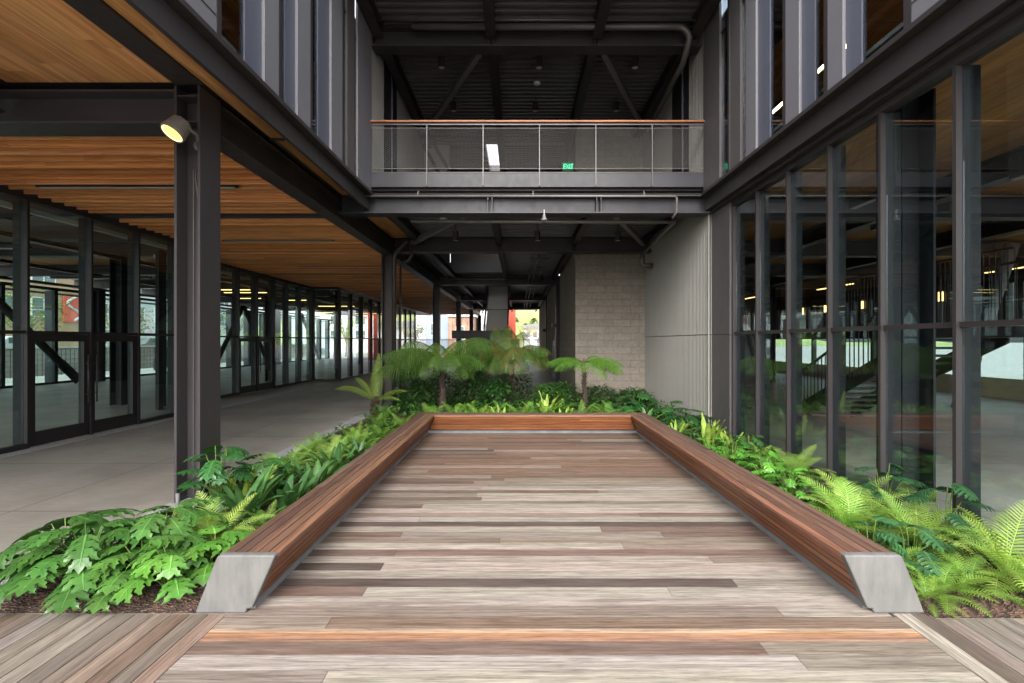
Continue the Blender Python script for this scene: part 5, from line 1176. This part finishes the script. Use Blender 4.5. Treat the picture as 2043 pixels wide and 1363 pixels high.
F('mid', -3.6, 12.2, 0.85, 'green fern right of the small yellow tree fern trunk', 0, 2.7)
# row behind the far bench
xs = [(-2.2, 'mid', 'first bright fern from the left behind the far bench'), (-1.62, 'mid', 'second bright fern from the left behind the far bench'), (-1.0, 'mid', 'third bright fern from the left behind the far bench'), (0.0, 'mid', 'bright fern behind the far bench under the middle tree fern'),
      (0.62, 'dark', 'dark fern behind the middle of the far bench'), (1.62, 'mid', 'bright fern behind the far bench below the right tree fern'), (2.32, 'mid', 'last bright fern on the right behind the far bench')]
for i, (x, k_, lb) in enumerate(xs): F(k_, x, 11.45 + 0.12 * (i % 2), 1.08, lb, i % 2 if k_ == 'mid' else 0, i * 1.3)
dk = [(-1.4, 12.6, 'dark fern in front of the left tree fern trunk'), (-0.5, 12.5, 'dark fern between the left and middle tree ferns'), (0.4, 12.7, 'dark fern right of the middle tree fern trunk'), (1.2, 12.9, 'dark fern left of the right tree fern trunk'), (2.6, 12.8, 'dark fern right of the right tree fern trunk'), (0.9, 14.6, 'tall dark fern in front of the stone tower corner')]
for i, (x, y, lb) in enumerate(dk): F('dark', x, y, 1.0 if i < 5 else 1.3, lb, 0, i * 0.9)

# lobed acanthus-like plants, left foreground
AC = 'broad lobed-leaf plants'
lobed_plant('lobed_leaf_plant', 'big plant with huge deeply lobed green leaves at the left edge, hanging over the deck', 'plant', (-3.80, 4.02), 24, 0.52, 0.36, 0.155, (0.062, 0.165, 0.036), 0.44, AC, 4, (-.35, .3), [-2.0, 2.6, 0.9, -0.9, 1.6, 3.3, -2.6, 0.1, -1.4])
lobed_plant('lobed_leaf_plant', 'small bright lobed-leaf plant on bare mulch beside the left concrete bench end', 'plant', (-2.98, 3.92), 14, 0.38, 0.27, 0.14, (0.08, 0.215, 0.035), 0.32, AC, 3, (-.4, .3), [-1.7, -2.4, -0.9, 2.5, 0.4, 1.4, 3.4])
lobed_plant('lobed_leaf_plant', 'lobed-leaf plant with the tallest leaf, behind the small bright one', 'plant', (-3.45, 4.42), 22, 0.58, 0.34, 0.145, (0.058, 0.155, 0.034), 0.48, AC, 4, (-.3, .4))
lobed_plant('lobed_leaf_plant', 'lobed-leaf plant at the left edge next to the gravel strip', 'plant', (-4.22, 4.25), 18, 0.50, 0.40, 0.165, (0.052, 0.135, 0.032), 0.42, AC, 4, (-.4, .3))
lobed_plant('lobed_leaf_plant', 'dark lobed-leaf plant at the foot of the near steel column', 'plant', (-3.78, 5.72), 20, 0.84, 0.30, 0.14, (0.035, 0.125, 0.035), 0.36, AC, 4, (-.3, .5))
lobed_plant('lobed_leaf_plant', 'dark lobed-leaf plant right of the near steel column, behind the first lime fern', 'plant', (-3.55, 6.3), 16, 0.58, 0.28, 0.14, (0.035, 0.12, 0.035), 0.32, AC, 4, (-.3, .5))
lobed_plant('lobed_leaf_plant', 'low lobed-leaf plant between the big left plant and the small bright one', 'plant', (-3.32, 4.02), 16, 0.40, 0.30, 0.14, (0.062, 0.16, 0.034), 0.30, AC, 4, (-.4, .3))
lobed_plant('lobed_leaf_plant', 'lobed-leaf plant touching the left concrete bench end from behind', 'plant', (-2.82, 4.25), 12, 0.40, 0.28, 0.14, (0.075, 0.20, 0.035), 0.28, AC, 3, (-.3, .4))
# bright lobed shrubs, right bed
GS = 'broad-leaved shrubs along the right bench'
for i, (x, y, h_, lb) in enumerate(((3.42, 8.05, .46, 'first from the far end'), (3.45, 7.35, .50, 'second from the far end'), (3.75, 6.9, .52, 'next to the lone lime fern'), (3.5, 6.45, .50, 'third from the far end'), (3.55, 5.95, .46, 'nearest, over bare mulch'), (4.15, 8.2, .5, 'standing back at the glass wall'))):
    lobed_plant('leafy_shrub', 'bright green broad-leaved shrub beside the right bench, ' + lb, 'shrub', (x, y), 26, h_, 0.17, 0.085, (0.075, 0.23, 0.03) if i < 5 else (0.04, .13, .03), 0.33, GS, 3, (-.5, .5), deep=.45)
GD = 'blue-green cut-leaf plants in the right bed'
for x, y, lb in ((3.35, 4.35, 'between the two nearest big lime ferns and the bench'), (3.75, 4.35, 'under the lime fern below the second mullion'), (4.3, 5.35, 'rising against the glass behind the lime ferns'), (4.45, 4.75, 'against the glass, nearer one')):
    lobed_plant('cut_leaf_plant', 'dark blue-green cut-leaf plant ' + lb, 'plant', (x, y), 12, 0.40 if x < 4 else .72, 0.25, 0.12, (0.035, 0.11, 0.045), 0.3, GD, 6, (-.3, .4), deep=.75)
# aspidistra clumps
GA = 'broad blade-leaf clumps on the left'
def blades(label, x, y, n, ln, tint, wd=0.05, wav=0.0, el=(.9, 1.45), curl=(.3, 1.0), name='blade_leaf_plant', cat='plant', group=GA, m='leaf'):
    mb = MB()
    for i in range(n):
        az = rnd.uniform(0, 6.28); k = i / n; r = 0.13 * math.sqrt(rnd.random())
        strap(mb, (x + r * math.cos(az), y + r * math.sin(az), 0.01), az, el[0] + (el[1] - el[0]) * rnd.random(), ln * rnd.uniform(.7, 1.1), wd * rnd.uniform(.8, 1.15), rnd.uniform(*curl), vary(tint, .22), wav)
    ob = mb.build(name, m, None, (x, y, 0), smooth=True); return tag(ob, label, cat, group)
DG = (0.045, 0.12, 0.035)
blades('clump of dark green blade leaves left of the bench, just behind the first lime fern', -3.28, 5.45, 20, .62, DG)
blades('clump of broad blade leaves with pale undersides against the left bench, second one', -2.92, 5.75, 16, .52, DG)
blades('clump of broad blade leaves in the left bed, right of the pale birds-nest fern', -3.35, 6.15, 18, .60, DG)
blades('clump of broad blade leaves against the left bench, before the middle lime ferns', -2.92, 6.5, 18, .55, DG)
blades('clump of broad blade leaves against the left bench, beside the middle lime ferns', -2.85, 7.2, 16, .62, DG)
blades('farthest clump of broad blade leaves against the left bench', -2.8, 8.0, 14, .45, DG)
blades('lone dark blade-leaf clump at the far right end of the far bench', 3.05, 10.9, 10, .55, (0.06, 0.15, 0.04), group=None)
# bird's nest ferns
GN = "birds-nest ferns"
BN = (0.24, 0.36, 0.07)
def nest(label, x, y, s, n=12): blades(label, x, y, n, .62 * s, BN, .045 * s, .35, (1.0, 1.5), (.1, .7), 'birds_nest_fern', 'fern', GN, 'fern')
nest('pale lime birds-nest fern with wavy leaves right of the near column', -3.55, 5.85, 1.0)
nest('yellow-lime birds-nest fern with one upright broad leaf beside the far part of the right bench', 3.72, 9.0, 1.1, 10)
nest('small pale birds-nest fern right of the yellow-lime one on the right', 4.15, 8.75, 0.8)
nest('pale birds-nest fern at the far end of the right bench', 3.35, 9.75, .75)
nest('pale birds-nest fern behind the far bench, left of the middle', -0.45, 11.4, .95, 12)
nest('pale birds-nest fern behind the far bench, right of the middle', 1.05, 11.4, .9, 12)
nest('tall birds-nest fern standing behind the right one at the far bench', 0.75, 12.3, 1.3, 9)
nest('pale birds-nest fern behind the far left corner of the bench', -1.3, 11.3, .85, 10)
# philodendron mass at the stone tower
GP3 = 'dark big-leaf plants before the stone tower'
for x, y, h_, lb in ((3.3, 12.6, .75, 'tallest one below the ribbed wall'), (2.8, 12.2, .5, 'left one beside the right tree fern'), (3.9, 12.0, .5, 'right one against the ribbed wall'), (4.1, 11.2, .42, 'lowest one nearest the bench')):
    lobed_plant('big_leaf_plant', 'dark green big-leaf plant before the stone tower, ' + lb, 'plant', (x, y), 15, h_, 0.40, 0.22, (0.022, 0.085, 0.022), 0.5, GP3, 4, (-.2, .4), deep=.3)
# dark shrubs in the middle of the far bed
GB_ = 'dark small-leaved shrubs in the far bed'
def shrub(label, x, y, r, h_, tint, n=800, group=GB_):
    t = thing('dark_shrub', label, 'shrub', (x, y, 0), group); mb = MB(); st = MB()
    for i in range(9):
        a = i * .7; st.tube([(x, y, 0), (x + r * .3 * math.cos(a), y + r * .3 * math.sin(a), h_ * .4), (x + r * .7 * math.cos(a), y + r * .7 * math.sin(a), h_ * .75)], .008, 5, (.1, .07, .04), False, .003)
    for i in range(n):
        a = rnd.uniform(0, 6.28); u = rnd.random() ** .5; zz = rnd.random() ** .8; rr = r * u * math.sqrt(max(0.05, 1 - (zz * .95) ** 2.5)) * rnd.uniform(.85, 1.15)
        small_leaf(mb, (x + rr * math.cos(a), y + rr * math.sin(a), h_ * zz * rnd.uniform(.85, 1.08)), a + rnd.uniform(-.9, .9), rnd.uniform(-.5, .7), rnd.uniform(.12, .22), rnd.uniform(.05, .085), vary(tint, .3))
    mb.build('foliage', 'leaf', t); st.build('stems', 'bark', t)
for i, (x, y, r, h_, lb) in enumerate(((-2.9, 13.4, .6, .95, 'left of the left tree fern'), (-2.5, 14.6, .7, 1.15, 'behind the left tree fern'), (-1.3, 14.0, .65, 1.15, 'between the left and middle tree ferns'), (-0.6, 13.6, .6, 1.0, 'left of the middle tree fern trunk'), (-1.6, 15.4, .8, 1.35, 'at the back, left of the middle'), (-0.1, 15.2, .8, 1.2, 'at the back behind the middle tree fern'),
        (0.9, 13.6, .55, .85, 'right of the middle tree fern trunk'), (1.5, 14.4, .6, .8, 'left of the right tree fern, near the path'), (2.6, 14.6, .7, .7, 'behind the right tree fern at the stone tower'), (-3.6, 15.2, .6, 1.2, 'at the foot of the second steel column'), (3.6, 14.2, .7, .65, 'against the ribbed wall'))):
    shrub('dark small-leaved shrub in the far bed, ' + lb, x, y, r, h_, (0.045, 0.125, 0.03))
# low ground cover, uncountable
mb = MB()
for (x0, x1, y0, y1, n, hmax, tn) in ((-3.9, 4.4, 11.0, 16.2, 6500, .38, (0.045, .125, .03)), (-4.2, -2.65, 5.0, 10.9, 1500, .16, (0.045, .13, .03)), (3.15, 4.55, 4.4, 10.8, 1500, .18, (0.045, .13, .03)), (-3.2, -2.75, 8, 10.9, 500, .25, (.06, .16, .03))):
    for i in range(n):
        small_leaf(mb, (rnd.uniform(x0, x1), rnd.uniform(y0, y1), .03 + hmax * rnd.random() ** 1.4), rnd.uniform(0, 6.28), rnd.uniform(-.3, .9), rnd.uniform(.09, .18), rnd.uniform(.03, .07), vary(tn, .35))
o = mb.build('ground_cover', 'leaf'); o['kind'] = 'stuff'; o['label'] = 'low dark leafy ground cover between the ferns'
# few fallen twigs are left out

# ------------------------------------------------------------------ tree ferns
def bifrond(mb, base, az, el, ln, wd, curl, tint, n=26, side=0.0, brown=0.0, gap=1.02):
    pts = path(base, az, el, ln, curl, n, side); step = ln / n
    for i in range(n):
        (p, d), (q, d2) = pts[i], pts[i + 1]; s_, u_ = frame(d); r = 0.010 * (1 - i / n) + 0.002
        mb.add([tuple(p + s_ * r), tuple(p - u_ * r), tuple(p - s_ * r), tuple(q - s_ * r), tuple(q - u_ * r), tuple(q + s_ * r)], [(0, 1, 4, 5), (1, 2, 3, 4), (0, 5, 3, 2)], (0.13, 0.11, 0.035))
        t = (i + .5) / n
        if t < .13: continue
        tt = (t - .13) / .87; L_ = wd * (math.sin(math.pi * min(1, (tt * .88 + .10)) ** .85) ** .8) * rnd.uniform(.92, 1.06)
        tn = vary(tint if rnd.random() > brown else (0.20, 0.115, 0.04), .12, .06)
        for sg in (1, -1):
            o_ = (s_ * sg + d * (.18 + .45 * tt) - Vector((0, 0, .12))).normalized(); nn = 12
            for j in range(nn):
                k0 = (j + .15) / nn; dz = lambda k_: Vector((0, 0, -.75 * L_ * k_ ** 1.6)); c0 = p + o_ * L_ * k0 + dz(k0); c1 = p + o_ * L_ * ((j + .95) / nn) + dz((j + .95) / nn)
                w_ = step * gap * .5 * (1 - .72 * k0 ** 1.6) * rnd.uniform(.85, 1.1)
                ow = d * w_; sk = o_ * L_ / nn * .5
                mb.add([tuple(c0), tuple(c0 + ow + sk), tuple(c1 + ow * .5 + sk), tuple(c1), tuple(c1 - ow * .5 + sk), tuple(c0 - ow + sk)], [(0, 1, 2, 3), (0, 3, 4, 5)], tn)
def tree_fern(label, x, y, h_, tr, fr, tint, lean=(0, 0), wd=.30, dead=0):
    t = thing('tree_fern', label, 'tree fern', (x, y, 0), 'tree ferns'); tk = MB(); top = Vector((x + lean[0], y + lean[1], h_))
    n = 14; pts = [Vector((x, y, -0.02)).lerp(top, i / n) + Vector((.015 * math.sin(i * 1.3), .015 * math.cos(i * 1.7), 0)) for i in range(n + 1)]
    tk.tube(pts, tr * 1.15, 10, r1=tr * .8)
    for i in range(260):   # old frond stubs
        k = rnd.random(); a = rnd.uniform(0, 6.28); p = pts[int(k * n)]; d_ = Vector((math.cos(a), math.sin(a), .9)).normalized()
        tk.tube([p + Vector((math.cos(a), math.sin(a), 0)) * tr * .7, p + d_ * (tr * 1.2 + rnd.uniform(.03, .09))], .012, 4, r1=.004)
    tk.build('trunk', 'trunk', t); cr = MB()
    for (az, el, ln, curl, sd) in fr:
        ln *= 1.1
        bifrond(cr, top + Vector((math.cos(R(az)) * .04, math.sin(R(az)) * .04, .02)), R(az), el, ln, wd * ln / 1.2 * rnd.uniform(.9, 1.08), curl, vary(tint, .14), 26, sd, dead)
    for i in range(2): strap(cr, top, rnd.uniform(0, 6), 1.35, .22, .008, -2.2, (0.10, .05, .02))
    cr.build('crown', 'fern', t)
# azimuth: 0 = right, 90 = away, 180 = left, 270 = towards the camera
tree_fern('largest tree fern, left of the middle, with wide arching fronds', -2.16, 13.0, 1.62, .075,
    [(178, .55, 1.65, 1.15, .1), (205, .35, 1.75, 1.25, -.1), (228, .55, 1.35, 1.5, 0), (262, .5, 1.0, 1.6, 0), (300, .5, 1.2, 1.4, .1), (335, .45, 1.35, 1.3, 0), (2, .75, 1.45, 1.2, .1), (30, .95, 1.5, 1.3, 0), (65, .9, 1.3, 1.2, 0), (110, .8, 1.4, 1.2, 0), (150, .85, 1.5, 1.3, 0), (350, .2, 1.0, 1.3, 0), (190, .05, 1.0, 1.1, 0), (165, .35, 1.35, 1.3, 0), (245, .25, 1.1, 1.5, 0), (318, .25, 1.2, 1.5, 0), (15, .45, 1.35, 1.4, 0), (215, .7, 1.5, 1.5, 0), (45, .5, 1.3, 1.3, 0), (130, .5, 1.3, 1.3, 0)], TF, (-.02, 0), .40)
tree_fern('middle tree fern with some browned drooping fronds', -0.24, 13.9, 1.72, .10,
    [(200, .35, 1.15, 1.7, 0), (235, .35, 1.2, 1.9, 0), (262, .25, 1.15, 1.6, 0), (285, .35, 1.2, 1.9, 0), (318, .45, 1.25, 1.8, .1), (350, .45, 1.3, 1.6, 0), (20, .7, 1.3, 1.5, 0), (70, 1.0, 1.3, 1.0, 0), (120, 1.15, 1.3, 1.0, 0), (160, .85, 1.35, 1.3, 0), (185, .5, 1.1, 1.5, 0), (100, 1.3, 1.1, .8, 0), (218, .7, 1.3, 1.9, 0), (300, .7, 1.3, 2.0, 0), (335, .8, 1.25, 1.8, 0), (5, .3, 1.2, 1.5, 0), (175, .2, 1.1, 1.4, 0), (275, .8, 1.1, 2.1, 0), (45, .5, 1.2, 1.3, 0)], (0.08, .155, .03), (.02, 0), .36, .22)
tree_fern('smaller bright green tree fern standing before the stone tower', 1.98, 13.4, 1.52, .06,
    [(180, .35, 1.05, .95, 0), (205, .30, .95, 1.2, 0), (262, .15, .62, 1.4, 0), (308, .20, .95, 1.7, 0), (338, .32, 1.15, 1.35, 0), (6, .42, 1.15, 1.2, .1), (48, .6, .8, 1.1, 0), (130, .5, .8, 1.1, 0), (230, .1, .5, 1.2, 0), (190, .5, 1.0, 1.2, 0), (325, .45, 1.1, 1.6, 0), (20, .2, 1.1, 1.2, 0)], (0.10, .22, .035), (-.05, 0), .30)
tree_fern('small yellow-green young tree fern with sparse fronds by the second column', -4.08, 12.9, .45, .085,
    [(185, .95, 1.15, 1.5, 0), (95, 1.45, 1.3, .45, 0), (150, 1.2, 1.0, 1.2, 0), (5, .85, .9, 1.3, 0), (340, .6, .8, 1.3, 0)], (0.20, .30, .045), (.03, 0), .17)
# metal stakes and irrigation at the column foot
t = thing('metal_stakes', 'two short metal posts sticking out of the gravel at the near column foot', 'stakes', (-4.25, 5.5, 0))
MB().tube([(-4.28, 5.72, 0), (-4.28, 5.72, .24)], .022, 8).build('post', 'galv', t, smooth=True); MB().tube([(-4.08, 5.55, 0), (-3.95, 5.75, .22)], .018, 8).build('post', 'galv', t, smooth=True)
MB().tube([(-4.2, 5.95, 0), (-4.05, 6.02, .45)], .012, 8).build('post', 'galv', t, smooth=True)

# ------------------------------------------------------------------ far trees
def leafy_tree(label, x, y, h_, r, tint, n=700, leafs=.5, group='trees outside', trunkh=.35, m='leaf'):
    t = thing('tree', label, 'tree', (x, y, 0), group); tk = MB(); cr = MB(); tops = []
    tk.tube([(x, y, -.1), (x + .1, y, h_ * trunkh), (x, y + .1, h_ * .6)], .03 * h_ ** .8, 8, r1=.012 * h_ ** .8)
    for i in range(12):
        a = i * 2.4; e = Vector((x + r * .75 * math.cos(a), y + r * .75 * math.sin(a), h_ * rnd.uniform(.55, .95))); tk.tube([(x, y, h_ * trunkh * rnd.uniform(.8, 1.4)), Vector((x, y, h_ * .5)).lerp(e, .5), e], .012 * h_ ** .8, 5, r1=.002 * h_); tops.append(e)
    for i in range(n):
        c = rnd.choice(tops); p = c + Vector((rnd.gauss(0, r * .26), rnd.gauss(0, r * .26), rnd.gauss(0, h_ * .09)))
        small_leaf(cr, p, rnd.uniform(0, 6.28), rnd.uniform(-1, 1), leafs * rnd.uniform(.6, 1.2), leafs * .6, vary(tint, .3))
    tk.build('trunk', 'bark', t); cr.build('crown', m, t)
BRN = (0.24, .19, .10); OLV = (.13, .17, .06)
for (x, y, h_, r, c, lb) in ((-36, 33, 6, 2.0, OLV, 'thin tree with sparse olive leaves before the beige building'), (-35, 40, 5.5, 1.8, BRN, 'bare brownish street tree behind the near double door'), (-34, 47, 6, 2, BRN, 'bare brownish street tree beyond the near column'), (-36, 58, 6.5, 2.2, OLV, 'olive street tree behind the second double door'),
        (-25, 66, 7, 3, OLV, 'olive tree behind the third glass wall'), (-20, 70, 6, 2.6, BRN, 'pale bushy tree behind the third glass wall'), (-17, 74, 5.0, 1.8, OLV, 'round small tree before the blue facade'), (1.2, 100, 6, 2.6, (.30, .28, .16), 'pale blossoming tree beside the red wall'), (4.2, 98, 5, 2.2, (.33, .27, .20), 'pinkish bare tree at the right end of the corridor view')):
    leafy_tree(lb, x, y, h_, r, c, 520, .35, m='fern')
GH = 'round bushes on the green hill'
for i, (x, y) in enumerate(((9, 262), (15, 262), (4, 250), (12, 240), (18, 250), (7, 232), (1, 300), (14, 300), (20, 270), (-6, 280), (-2, 262), (17, 235), (-20, 270), (-60, 260), (-75, 275), (-45, 280))):
    hh = 62 * math.exp(-((x + 35) / 150) ** 2) * (1 - math.exp(-((y - 190) / 330 * 24 / 10.0) ** 2)) - .8
    nm_ = ('bush', GH); mb = MB()
    for q in range(150):
        a = rnd.uniform(0, 6.28); z = rnd.random(); rr = 2.0 * math.sqrt(1 - z * z) * rnd.uniform(.6, 1.1); small_leaf(mb, (x + rr * math.cos(a), y + rr * math.sin(a), hh + 2.6 * z), rnd.uniform(0, 6), rnd.uniform(-.8, .8), 1.1, .8, vary((.05, .09, .03), .3))
    if i == 0: pass
    tag(mb.build('bush', 'leaf', None, (x, y, hh)), 'round dark green bush on the green hill beyond the corridor', 'bush', GH)
